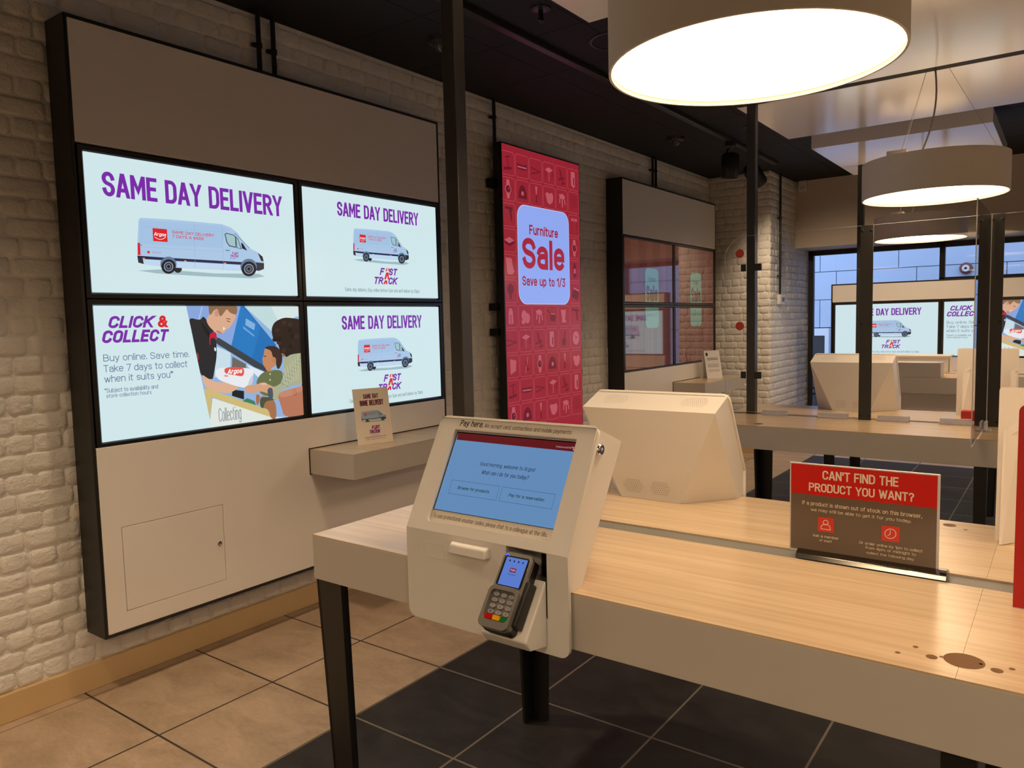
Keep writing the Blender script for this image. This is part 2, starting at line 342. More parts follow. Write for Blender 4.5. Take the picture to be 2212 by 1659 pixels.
    d('£', .46, arc(.26, .78, .20, .22, 5, 180)+[(.06, .6), (.12, .3), (.0, 0), (.46, 0)], [(0, .46), (.34, .46)]); d(' ', .16)
    return g
GLYPH = _font()
class Pic:
    """flat artwork w x h metres, origin lower left; later shapes lie a hair in front of earlier ones"""
    def __init__(s, w, h, kind='lit', step=.00035): s.w = w; s.h = h; s.kind = kind; s.sh = []; s.L = 0; s.step = step; s.map = None
    def use(s, tl, tr, br, bl):       # trace coordinates: the four corners of this picture in the tracing
        src = [tl, tr, br, bl]; dst = [(0, s.h), (s.w, s.h), (s.w, 0), (0, 0)]
        A = []; B = []
        for (x, y), (u, v) in zip(src, dst):
            A += [[x, y, 1, 0, 0, 0, -u*x, -u*y], [0, 0, 0, x, y, 1, -v*x, -v*y]]; B += [u, v]
        s.map = np.append(np.linalg.solve(np.array(A, float), np.array(B, float)), 1).reshape(3, 3); return s
    def P(s, p):
        if s.map is None: return p
        q = s.map @ np.array([p[0], p[1], 1.0]); return (q[0]/q[2], q[1]/q[2])
    def poly(s, pts, col, raw=False):
        pts = pts if raw else [s.P(p) for p in pts]
        tri = tessellate_polygon([[Vector((p[0], p[1], 0)) for p in pts]])
        s.L += 1; s.sh.append((pts, [tuple(t) for t in tri], col, s.L)); return s
    def rect(s, x0, y0, x1, y1, col): return s.poly([(x0, y0), (x1, y0), (x1, y1), (x0, y1)], col, True)
    @staticmethod
    def stroke(pts, wd):
        q = [Vector(pts[0])]
        for p in pts[1:]:
            p = Vector(p)
            if (p-q[-1]).length > 1e-7: q.append(p)
        pts = q; n = len(pts); closed = n > 3 and (pts[0]-pts[-2]).length < 1e-6 and (pts[1]-pts[-1]).length < 1e-6
        if not closed and n > 1:      # square ends
            pts = list(pts); d0 = (pts[0]-pts[1]).normalized(); d1 = (pts[-1]-pts[-2]).normalized(); steep = [abs(d0.y) > .45 and (pts[0]-pts[1]).length > wd*.9, abs(d1.y) > .45 and (pts[-1]-pts[-2]).length > wd*.9]
            pts[0] = pts[0]+d0*(wd/2/(abs(d0.y) if steep[0] else 1)); pts[-1] = pts[-1]+d1*(wd/2/(abs(d1.y) if steep[1] else 1))
        vs = []
        for i, p in enumerate(pts):
            a = pts[i]-pts[i-1] if i else (pts[-2]-pts[-3] if closed else pts[1]-pts[0])
            b = pts[i+1]-p if i < n-1 else (pts[2]-pts[1] if closed else a)
            a = a.normalized(); b = b.normalized(); t = a+b
            t = a if t.length < .15 else t.normalized()
            nn = Vector((-t.y, t.x)); k = wd/2/max(.45, abs(nn.dot(Vector((-a.y, a.x)))))
            if not closed and n > 1 and i in (0, n-1) and steep[0 if i == 0 else 1]:     # diagonal ends are cut level
                t = a if i else b; nn = Vector((-1 if t.y > 0 else 1, 0)); k = wd/2/abs(t.y)
            vs += [tuple(p+nn*k), tuple(p-nn*k)]
        return vs, [(i, i+1, i+3, i+2) for i in range(0, len(vs)-3, 2)]
    def line(s, pts, wd, col, closed=False, raw=False):
        pts = [tuple(p if raw else s.P(p)) for p in pts]
        if closed: pts = pts+[pts[0], pts[1]]
        s.L += 1; vs, fs = s.stroke(pts, wd); vs = [(p[0], p[1], i//2*3e-7) for i, p in enumerate(vs)]; s.sh.append((vs, fs, col, s.L)); return s
    def text(s, body, a, b, col, bold=0.0, shear=0.0, raw=False):
        """lettering fitted into the box with corners a (top left) and b (bottom right)"""
        (x0, y1), (x1, y0) = (a, b) if raw else (s.P(a), s.P(b))
        gap = .21+bold*1.2
        for it in range(4):
            x = 0; st = []
            for ch in body:
                adv, ss = GLYPH.get(ch, GLYPH['-'])
                st += [[(p[0]+x+shear*p[1], p[1]) for p in q] for q in ss]; x += adv+gap
            Y = [p[1] for q in st for p in q]; X = [p[0] for q in st for p in q]
            my, My, mx, Mx = min(Y), max(Y), min(X), max(X)
            ky = (y1-y0)/(My-my); wd = (.115+bold*2.2)*ky
            ky = (y1-y0-wd)/max(1e-6, My-my); kx = (x1-x0-wd)/max(1e-6, Mx-mx)
            gap = .5*gap+.5*min(.8, wd/kx*1.05+.075)
        vs = []; fs = []
        for j, q in enumerate(st):
            o = len(vs); v, f = s.stroke([(x0+wd/2+(p[0]-mx)*kx, y0+wd/2+(p[1]-my)*ky) for p in q], wd)
            vs += [(p[0], p[1], (j % 5)*7e-6+(i//2)*3e-7) for i, p in enumerate(v)]; fs += [tuple(i+o for i in t) for t in f]
        s.L += 1; s.sh.append((vs, fs, col, s.L)); return s
    def into(s, other, box, lo=0, hi=1e9):     # place this artwork scaled into a box of another
        x0, y0, x1, y1 = box
        for pts, fs, col, L in s.sh:
            other.L += 1; other.sh.append(([(x0+p[0]/s.w*(x1-x0), y0+p[1]/s.h*(y1-y0)) for p in pts], fs, col, other.L))
    def build(s, name, T, parent, clip=True):
        mb = MB(T); mats = []; ids = {}
        for pts, fs, col, L in s.sh:
            if col not in ids: ids[col] = len(mats); mats.append(ink(col, s.kind))
            if clip: pts = [(min(max(p[0], 0), s.w), min(max(p[1], 0), s.h), *p[2:]) for p in pts]
            mb.add([(p[0], p[1], L*s.step+(p[2] if len(p) > 2 else 0)) for p in pts], fs, ids[col])
        me = bpy.data.meshes.new(name); o = bpy.data.objects.new(name, me); COL.objects.link(o)
        base = ROOTLOC[parent.name]; o.parent = parent; ROOTLOC[o.name] = base
        me.from_pydata([tuple(p-base) for p in mb.v], [], mb.f)
        for m in mats: me.materials.append(m)
        nrm = (T.to_3x3() @ Vector((0, 0, 1))).normalized()
        for p, k in zip(me.polygons, mb.m):
            p.material_index = k
        bm = bmesh.new(); bm.from_mesh(me)
        for f in bm.faces:
            f.normal_update()
            if f.normal.dot(nrm) < 0: f.normal_flip()
        bm.to_mesh(me); bm.free()
        return o
# ================================================================== THE ROOM
YF = 8.43; CZ = 3.11
def brick_face(mb, T, w, h, seed, x_start=0.0):
    """courses of long and short bricks on a wall face w x h (local x along, y up, z out)"""
    rnd = random.Random(seed); M = MB(T); mb.append(M)
    ch = .0783; y = 0; row = 0            # English bond: a course of headers, a course of stretchers
    while y < h-.004:
        y1 = min(y+ch, h); x = -rnd.random()*.1
        while x < w:
            L = (.210 if row % 2 else .104)*(1+rnd.uniform(-.07, .07))
            a, b = max(x+.0025, 0), min(x+L-.003, w); x += L
            if b-a < .025 or y1-y < .03: continue
            q = lambda s: rnd.uniform(-s, s)
            def ring(ins, rr, jit, zz, zj):
                x0_, x1_, y0_, y1_ = a+ins, b-ins, y+.0025+ins, y1-.003-ins; rr = min(rr, (y1_-y0_)*.4, (x1_-x0_)*.4)
                pts = [(x0_+rr, y0_), (x1_-rr, y0_), (x1_, y0_+rr), (x1_, y1_-rr), (x1_-rr, y1_), (x0_+rr, y1_), (x0_, y1_-rr), (x0_, y0_+rr)]
                return [(min(max(p[0]+q(jit), 0), w), min(max(p[1]+q(jit), 0), h), zz+q(zj)) for p in pts]
            d = .0095+q(.0035)
            o = ring(0, .010, .0025, 0, 0); m_ = ring(.0045, .012, .002, d*.8, .001); i = ring(.016, .012, .004, d, .003)
            k = len(o)
            M.add(o+m_+i, [tuple(range(2*k, 3*k))]+[(r*k+j, r*k+(j+1) % k, (r+1)*k+(j+1) % k, (r+1)*k+j) for r in range(2) for j in range(k)])
        y += ch; row += 1
def brick_wall(name, slab, faces):
    mb = MB(); parts = [mb]; mb.box(*slab)
    for i, (T, w, h) in enumerate(faces): brick_face(parts, T, w, h, 11+i+len(name))
    for p in parts[1:]:
        o = len(mb.v); mb.v += p.v; mb.f += [[i+o for i in f] for f in p.f]; mb.m += p.m
    return struct(mb.build(name, BRICK, smooth=55))
o = MB().box(-.3, 8.2, -4.2, 10.1, -.12, 0).build('floor', FLOOR, smooth=0); struct(o)
brick_wall('wall_left', (-.2, -.012, -4.2, 10.1, 0, CZ), [(frame((-.012, -1.0, .1145), (0,1,0), (0,0,1), (1,0,0)), YF+1.0, CZ-.1145)])
brick_wall('wall_far', (-.012, .68, YF+.012, 10.05, 0, CZ),
    [(frame((-.012, YF+.012, 0), (1,0,0), (0,0,1), (0,-1,0)), .692, CZ), (frame((.68, YF+.012, 0), (0,1,0), (0,0,1), (1,0,0)), 1.5, CZ)])
struct(MB().box(-.012, .012, -4.2, YF, 0, .1145).build('baseboard_left', SKIRT, bevel=.003))
struct(MB().box(.012, .69, YF-.022, YF-.002, 0, .1145).build('baseboard_far', SKIRT, bevel=.003))
# ceiling: black boards with fine joints
mb = MB()
xs = [-.2, .02, .62, 1.22, 1.82, 2.42, 3.02, 3.62, 4.22, 4.82, 5.42, 6.02, 6.62, 7.22, 8.2]
ys = [-4.2+.6*i for i in range(24)]+[10.1]
mb.box(-.2, 8.2, -4.2, 10.1, CZ+.006, CZ+.1)
for i in range(len(xs)-1):
    for j in range(len(ys)-1): mb.box(xs[i]+.002, xs[i+1]-.002, ys[j]+.002, ys[j+1]-.002, CZ, CZ+.008)
struct(mb.build('ceiling', CEIL, smooth=0))
struct(MB().box(.68, 8.2, 9.37, 10.05, 2.33, CZ).build('wall_back', CREAM, smooth=0))      # deep bulkhead over the shop window
struct(MB().box(8.0, 8.2, -4.2, 10.1, 0, CZ).build('wall_right', CREAM, smooth=0))
struct(MB().box(-.2, 8.2, -4.4, -4.2, 0, CZ).build('wall_front', CREAM, smooth=0))

# shop window beyond
mb = MB()
for x0, x1 in ((.692, .752), (2.13, 2.185), (3.6, 3.66), (5.1, 5.16), (6.6, 6.66), (7.94, 8.0)): mb.box(x0, x1, 9.92, 9.99, 0, 2.33)
mb.box(.692, 8.0, 9.92, 9.99, 2.27, 2.33); mb.box(.692, 8.0, 9.92, 9.99, 0, .10); mb.box(2.13, 8.0, 9.92, 9.99, 1.885, 1.93)
win = struct(mb.build('window_1', BLACK, bevel=.004))
MB().box(.752, 7.94, 9.95, 9.958, .10, 2.27).build('glass_pane', GLASS, parent=win)
MB().tube([(.75, 9.90, .62), (1.15, 9.90, .62)], .012).tube([(.75, 9.90, .55), (1.15, 9.90, .55)], .012).tube([(1.0, 9.90, .55), (1.0, 9.90, .62)], .01).build('push_rail', BLACK, parent=win)
# the street and the panelled building across it
struct(MB().box(-8, 16, 10.1, 14.1, -.14, -.02).build('trim_1', mat('pale_paving', (.42, .42, .43), .8, noise=(3, .12)), smooth=0))
bld = thing('street_building', 'pale blue-grey panelled building seen across the street through the shop window', 'building', (2, 13.4, -.02))
PCL = mat('pale_cladding', (.49, .58, .74), .6, noise=(1.4, .06))
mb = MB(); mb.box(-8, 14, 13.1, 13.6, -.02, 9, 1)
z = 1.33; r = 0
while z < 9:
    x = -8 - (.9 if r % 2 else 0)
    while x < 14:
        mb.box(max(x+.005, -8), min(x+1.15-.005, 14), 13.0, 13.12, z+.005, min(z+.45-.005, 9)); x += 1.15
    z += .45; r += 1
mb.box(.20, 14, 13.0, 13.12, -.02, 1.32); mb.box(-8, -2.0, 13.0, 13.12, -.02, 1.32)
mb.build('clad_wall', [PCL, mat('cladding_joint', (.17, .20, .27), .8)], parent=bld, smooth=0)
MB().box(-2.0, -.23, 13.03, 13.08, .08, 1.30).build('dark_glazing', mat('dark_glass_panel', (.06, .07, .09), .25), parent=bld)
dr = MB().box(-.22, -.16, 12.96, 13.06, -.02, 1.32).box(.14, .20, 12.96, 13.06, -.02, 1.32).box(-.16, .14, 12.96, 13.06, 1.20, 1.32).build('door_frame', mat('white_upvc', (.75, .77, .82), .4), parent=bld)
MB().box(-.16, .14, 13.0, 13.05, .02, 1.20).build('door_leaf', mat('dark_door', (.012, .012, .015), .4), parent=dr)
MB().box(-.13, .0, 12.93, 12.96, .56, .585).build('door_handle', WHITEP, parent=dr)
bell = thing('alarm_bell', 'round red alarm bell with a pale centre on the building across the street', 'alarm bell', (2.10, 12.985, 2.165))
MB().lathe([(.085, 0), (.085, -.05), (.055, -.075)], (2.10, 12.985, 2.165), 28, ax='y').build('bell_gong', mat('dull_red', (.16, .03, .03), .4), parent=bell)
MB().lathe([(.052, -.07), (.045, -.085), (0, -.088)], (2.10, 12.985, 2.165), 24, ax='y').build('bell_centre', WHITEP, parent=bell)

MB().lathe([(.018, -.102), (0, -.104)], (2.10, 13.0, 2.165), 16, ax='y').build('bell_screw', BLACKM, parent=bell)

# ================================================================== ARTWORK
PURPLE, RED, NAVY, SKYB, INKG = '#7a2aa6', '#d5222f', '#23264a', '#cfe6ea', '#5a6d92'
def argos_logo(p, a, b):      # red square, white word and smile, box a(top left) b(bottom right) in picture metres
    (x0, y1), (x1, y0) = a, b; w, h = x1-x0, y1-y0
    p.rect(x0, y0, x1, y1, '#d8252b')
    p.text('Argos', (x0+.08*w, y0+.70*h), (x1-.08*w, y0+.36*h), '#ffffff', bold=.02, shear=.12, raw=True)
    arc = [(x0+w*(.14+.72*t), y0+h*(.30-.16*math.sin(math.pi*t)+.05*t)) for t in [i/10 for i in range(11)]]
    p.line(arc, .035*h, '#ffffff', raw=True)
def fast_track(p, a, b, sub=False):
    (x0, y1), (x1, y0) = a, b; w, h = x1-x0, y1-y0
    X = lambda t: x0+w*t; Y = lambda t: y0+h*t
    p.text('F', (X(.22), Y(1)), (X(.44), Y(.56)), PURPLE, bold=.05, shear=.22, raw=True)
    p.text('ST', (X(.62), Y(1)), (X(1), Y(.56)), PURPLE, bold=.05, shear=.22, raw=True)
    p.text('TR', (X(0), Y(.44)), (X(.37), Y(0)), PURPLE, bold=.05, shear=.22, raw=True)
    p.text('CK', (X(.58), Y(.44)), (X(.98), Y(0)), PURPLE, bold=.05, shear=.22, raw=True)
    for q in ([(.47,.80),(.52,1),(.57,1),(.52,.80)], [(.60,.80),(.60,1),(.65,1),(.66,.80)],
              [(.40,.30),(.50,.74),(.60,.74),(.62,.30),(.55,.30),(.545,.56),(.47,.30)],
              [(.35,0),(.43,.24),(.53,.24),(.53,0),(.47,0),(.47,.12),(.42,0)]):
        p.poly([(X(a), Y(b)) for a, b in q], RED, True)
def van_art():
    """delivery van traced once, in a box of its own"""
    p = Pic(1.0205, .5617, 'lit').use((70, 102), (2012, 420), (2060, 1445), (165, 1403))
    p.poly([(590, 1205), (800, 1195), (1300, 1235), (1700, 1240), (1755, 1265), (1640, 1282), (1200, 1262), (760, 1232)], '#9db9c2')
    p.poly(ellipse(955, 1192, 36, 36), '#1d1f26')
    p.poly([(590,750),(598,728),(612,720),(860,735),(1100,757),(1357,782),(1440,812),(1500,862),(1550,932),(1612,1003),(1690,1043),(1730,1080),(1748,1130),(1748,1195),
            (1700,1212),(1540,1212),(950,1182),(790,1168),(640,1147),(590,1132),(580,1070),(583,900)], '#a9c6e4')
    p.poly([(600,740),(1357,800),(1430,830),(1385,860),(1360,1000),(600,960)], '#a3c1e2')
    p.poly([(630,1100),(790,1112),(795,1166),(640,1147)], '#bdd6ee'); p.poly([(945,1126),(1535,1158),(1536,1210),(950,1180)], '#bdd6ee')
    p.poly([(580,1068),(800,1085),(1200,1110),(1545,1132),(1545,1157),(1200,1135),(800,1110),(584,1096)], NAVY)
    p.poly([(583,1090),(632,1100),(640,1146),(590,1132)], '#2c2e3a')
    p.poly([(1655,1132),(1748,1142),(1748,1196),(1700,1214),(1665,1206)], '#2c2e3a')
    p.poly([(1690,1046),(1735,1083),(1744,1126),(1722,1122)], '#22242c')
    for x in (1100, 1360): p.line([(x, 760 if x < 1200 else 785), (x+14, 1185 if x < 1200 else 1200)], .0012, '#86a6c8')
    p.line([(625, 800), (1330, 855)], .001, '#8fb0d2'); p.line([(600, 985), (1380, 1035)], .001, '#8fb0d2')
    for c, R in (((868, 1170), 66), ((1608, 1195), 68)):
        p.poly(ellipse(c[0]-2, c[1]-22, R*1.12, R*1.05), '#5f7894'); p.poly(ellipse(c[0], c[1], R, R), '#15171d')
        p.poly(ellipse(c[0], c[1], R*.66, R*.68), '#8796aa'); p.poly(ellipse(c[0], c[1], R*.52, R*.54), '#20232b'); p.poly(ellipse(c[0], c[1], R*.36, R*.38), '#6a7a90'); p.poly(ellipse(c[0], c[1], R*.22, R*.24), '#15171d')
    p.poly([(1383,872),(1402,862),(1474,882),(1488,908),(1490,1000),(1425,986),(1398,945)], '#3d4a55'); p.poly([(1392,876),(1405,870),(1470,888),(1481,910),(1483,990),(1430,978),(1406,942)], '#9fc3c8')
    p.poly([(1482,892),(1510,922),(1542,1013),(1494,1002)], '#3d4a55'); p.poly([(1490,908),(1508,930),(1532,1006),(1499,998)], '#9fc3c8')
    p.poly([(1534,952),(1552,962),(1592,1028),(1545,1006)], '#1d1f26'); p.line([(1480, 868), (1612, 1003)], .0025, '#4f6578')
    p.poly([(1392,1020),(1430,1022),(1430,1028),(1392,1026)], '#2c2e3a')
    p.poly([(580,950),(604,952),(609,1064),(584,1062)], '#d5222f')
    p.poly(ellipse(615, 972, 5, 5), '#2c2e3a')
    for x, y in ((638, 1093), (1021, 1119), (1387, 1141)): p.poly([(x-10,y-5),(x+11,y-3),(x+11,y+6),(x-10,y+4)], '#f0a030')
    argos_logo(p, p.P((717, 815)), p.P((858, 945)))
    p.text('SAME DAY DELIVERY', (897, 838), (1285, 900), '#d5222f', bold=.02); p.text('7 DAYS A WEEK', (899, 878), (1194, 930), '#d5222f', bold=.02)
    p.poly([(670,1025),(692,1026),(693,1048),(671,1047)], '#d8252b'); p.text('argos.co.uk', (715, 1030), (797, 1052), '#b06a88')
    fast_track(p, p.P((1434, 1038)), p.P((1513, 1090))); p.text('DELIVERY', (1430, 1090), (1490, 1105), PURPLE, shear=.2)
    return p
VAN = van_art()
vx = [q[0] for s in VAN.sh for q in s[0]]; vy = [q[1] for s in VAN.sh for q in s[0]]
VBOX = (min(vx), min(vy), max(vx), max(vy))
def put_van(p, box):           # the traced van scaled into box (x0,y0,x1,y1) in picture metres
    x0, y0, x1, y1 = box; a, b, c, d = VBOX
    for pts, fs, col, L in VAN.sh:
        p.L += 1; p.sh.append(([(x0+(q[0]-a)/(c-a)*(x1-x0), y0+(q[1]-b)/(d-b)*(y1-y0), *q[2:]) for q in pts], fs, col, p.L))
SW, SH = 1.0206, .5617
def pic_large_van():
    p = Pic(SW, SH, 'lit', 4e-5); p.rect(0, 0, SW, SH, SKYB); p.use((70, 102), (2012, 420), (2060, 1445), (165, 1403))
    p.text('SAME DAY DELIVERY', (243, 285), (1917, 716), PURPLE, bold=.022)
    put_van(p, VBOX); p.text('argos.co.uk', (2004, 1433), (2055, 1441), '#6a7a88'); return p
def pic_delivery(q=None):
    p = Pic(SW, SH, 'lit', 4e-5); p.rect(0, 0, SW, SH, SKYB)
    X = lambda t: t*SW; Y = lambda t: (1-t)*SH
    p.text('SAME DAY DELIVERY', (X(.225), Y(.09)), (X(.845), Y(.225)), PURPLE, bold=.022, raw=True)
    put_van(p, (X(.325), Y(.655), X(.755), Y(.32)))
    fast_track(p, (X(.475), Y(.70)), (X(.655), Y(.865)))
    p.text("Same day delivery. Buy online before 5pm and we'll deliver by 10pm.", (X(.255), Y(.91)), (X(.835), Y(.955)), '#7f9598', raw=True); return p
def pic_collect():
    p = Pic(SW, SH, 'lit', 4e-5).use((95, 92), (2062, 103), (2103, 1130), (192, 1388))
    p.poly([(95,92),(2062,103),(2103,1130),(192,1388)], SKYB)
    A = p.poly
    A([(985,98),(2062,103),(2103,1130),(1220,1230)], '#8fb2dc')
    A([(985,98),(1510,100),(1420,480),(1100,560)], '#86a4da'); A([(1140,98),(1146,98),(1110,240),(1104,240)], '#c5d6f0')
    A([(1510,100),(1545,100),(1850,470),(1770,700),(1650,640),(1420,480)], '#1f6fb4'); A([(1510,100),(1525,100),(1700,300),(1620,590),(1425,475)], '#2478c0')
    A([(1560,215),(1650,270),(1640,330),(1555,280)], '#7fb0de'); A([(1535,290),(1640,375),(1638,392),(1533,312)], '#6aa2d6')
    A([(1545,100),(2062,103),(2068,200),(1960,215),(1850,380)], '#bfd9dc'); A([(1800,102),(2062,103),(2064,180),(1900,300)], '#d3e4e2')
    A([(1280,400),(1300,400),(1770,690),(1760,730),(1640,680),(1270,450)], '#3a4046')
    A([(1275,480),(1415,545),(1410,680),(1260,780)], '#c6deea'); A([(1430,580),(1560,650),(1560,690),(1425,680)], '#6b6660')
    A([(1560,650),(1760,740),(1700,800),(1620,720)], '#dbe8f0')
    # counter
    A([(1160,880),(1210,885),(1790,1090),(1790,1160),(1230,960),(1215,1200)], '#cdb877'); A([(1210,1260),(1240,970),(1790,1150),(1960,1160),(1960,1260)], '#dfe6df')
    p.text('Collecting', (1295, 1068), (1518, 1200), '#8d9698', bold=-.026)
    A([(1430,890),(1540,905),(1540,985),(1425,950)], '#1c2022'); A([(1524,1000),(1570,972),(1640,1000),(1655,1038)], '#3f7f60')
    # man in black polo shirt
    def A(pts, col):
        if len(pts) < 20:
            for _ in range(2):
                n = len(pts); pts = [q for i in range(n) for a, b in [(pts[i], pts[(i+1) % n])] for q in ((a[0]*.78+b[0]*.22, a[1]*.78+b[1]*.22), (a[0]*.22+b[0]*.78, a[1]*.22+b[1]*.78))]
        p.poly(pts, col)
    A([(1010,205),(1125,235),(1150,190),(1200,250),(1270,370),(1285,560),(1250,760),(1240,800),(1125,770),(1085,560),(1040,330)], '#26272b')
    A([(1120,235),(1200,330),(1230,380),(1215,420),(1160,330)], '#17181b'); A([(1210,362),(1250,345),(1275,350),(1285,410),(1262,405),(1222,400),(1220,470),(1212,470)], '#c01838')
    A([(1090,545),(1105,545),(1108,620),(1098,600)], '#b8321f'); A([(1255,490),(1275,495),(1275,530),(1258,525)], '#d8dfe0')
    A([(1175,225),(1250,140),(1310,120),(1440,150),(1468,200),(1440,250),(1410,300),(1385,315),(1330,368),(1290,355),(1262,345),(1205,290)], '#d9a98c')
    A([(1200,30),(1470,30),(1478,150),(1465,185),(1400,160),(1380,120),(1330,190),(1310,200),(1290,120),(1250,140),(1225,185),(1205,170)], '#8a6a4c')
    A([(1258,150),(1290,130),(1305,175),(1285,205),(1262,190)], '#c99272'); A([(1340,295),(1365,312),(1335,335),(1345,315)], '#f4efe8'); A([(1378,236),(1408,246),(1412,254),(1374,243)], '#5a3b2c'); A([(1372,212),(1415,222),(1416,230),(1370,221)], '#7a5a40')
    A([(1330,368),(1290,352),(1270,330),(1300,335),(1325,352)], '#a8795c')
    A([(1130,740),(1200,790),(1300,830),(1440,805),(1490,870),(1470,890),(1390,930),(1310,915),(1170,880)], '#dcae90'); A([(1380,820),(1450,810),(1440,830),(1395,845)], '#c8937a')
    # parcel
    A([(1265,700),(1350,680),(1625,690),(1632,740),(1620,850),(1560,880),(1430,850),(1275,790)], '#e6e9ee'); A([(1560,880),(1620,850),(1632,740),(1600,780)], '#c5ccd6')
    A([(1352,685),(1470,675),(1545,690),(1535,770),(1450,755),(1355,740)], '#e0564c'); p.text('Argos', (1380, 700), (1525, 745), '#ffffff', bold=.03, shear=.2)
    A([(1350,752),(1390,755),(1388,772),(1350,768)], '#e0968e')
    # girl
    A([(1650,830),(1690,750),(1760,710),(1880,705),(1925,740),(1880,850),(1870,960),(1700,950)], '#66704a'); A([(1760,715),(1830,705),(1800,730)], '#7c8660')
    for y in (745, 800): A(ellipse(1788, y, 7, 8), '#d8cba0')
    A([(1735,500),(1790,490),(1860,560),(1870,640),(1800,690),(1790,720),(1755,715),(1740,682),(1722,660),(1718,620),(1712,600),(1728,570)], '#c2875f')
    A([(1732,500),(1770,478),(1850,480),(1905,540),(1905,630),(1880,690),(1860,700),(1845,660),(1845,590),(1815,590),(1800,520)], '#3a2a22')
    A(ellipse(1825, 612, 20, 28), '#b9805a'); A([(1728,575),(1750,570),(1752,578),(1730,582)], '#2b1d18')
    A([(1690,950),(1760,960),(1840,1000),(1850,1165),(1795,1170),(1770,1075),(1700,1060)], '#a66f4c'); A([(1690,960),(1830,965),(1835,990),(1740,1000),(1720,1075),(1690,1050)], '#4a5238')
    A([(1650,930),(1695,945),(1680,1030),(1655,1040)], '#a66f4c')
    # woman
    A([(1905,560),(2180,500),(2190,830),(2000,850),(1880,900),(1870,1000),(1795,975),(1760,880),(1880,850),(1930,750)], '#a9ac8c')
    for k in range(9): p.line([(1890+k*22, 830-k*30), (1960+k*16, 865-k*34)], .0016, '#55604e')
    for k in range(7): p.line([(1900+k*25, 720-k*26), (1935+k*20, 860-k*12)], .0014, '#dcdcc0')
    A([(1800,320),(1830,250),(1920,208),(2010,215),(2160,240),(2170,540),(1990,555),(1940,590),(1925,560),(1890,560),(1860,440),(1815,410)], '#2c2019')
    for i in range(26):
        a = i*.9; A(ellipse(1935+118*math.cos(a)*(.55+.45*((i*7) % 10)/10), 385+150*math.sin(a)*(.5+.5*((i*3) % 10)/10), 24, 22, 9), '#3b2c22' if i % 2 else '#231811')
    A([(1890,545),(1925,555),(1925,590),(1905,575)], '#9a6a4c')
    A([(1530,880),(1570,850),(1640,845),(1720,825),(1790,850),(1820,870),(1820,950),(1700,905),(1640,920),(1570,930)], '#d2a080'); A([(1680,830),(1740,822),(1770,850),(1700,850)], '#e0b294')
    A([(1755,880),(1810,870),(1815,980),(1770,985)], '#4e5560')
    A([(1845,920),(2190,830),(2190,1180),(1915,1152),(1890,1050)], '#b5765c'); A([(1845,920),(2150,840),(2150,880),(1900,980)], '#c5866a')
    p.line([(2005,890),(2015,945),(2035,940),(2025,885)], .002, '#7a4632')
    # white half: text
    p.poly([(95,92),(985,98),(1225,1235),(192,1388)], SKYB)
    p.text('CLICK', (234, 192), (684, 301), PURPLE, bold=.05, shear=.22); p.text('&', (708, 188), (806, 300), RED, bold=.05, shear=.1)
    p.text('COLLECT', (174, 330), (826, 430), PURPLE, bold=.05, shear=.22)
    p.text('Buy online. Save time.', (190, 559), (1016, 596), INKG, bold=-.006); p.text('Take 7 days to collect', (194, 660), (1000, 691), INKG, bold=-.006)
    p.text('when it suits you*', (202, 757), (862, 790), INKG, bold=-.006)
    p.text('*Subject to availability and', (207, 880), (718, 888), INKG, bold=-.004); p.text('store collection hours', (222, 932), (655, 931), INKG, bold=-.004)
    return p
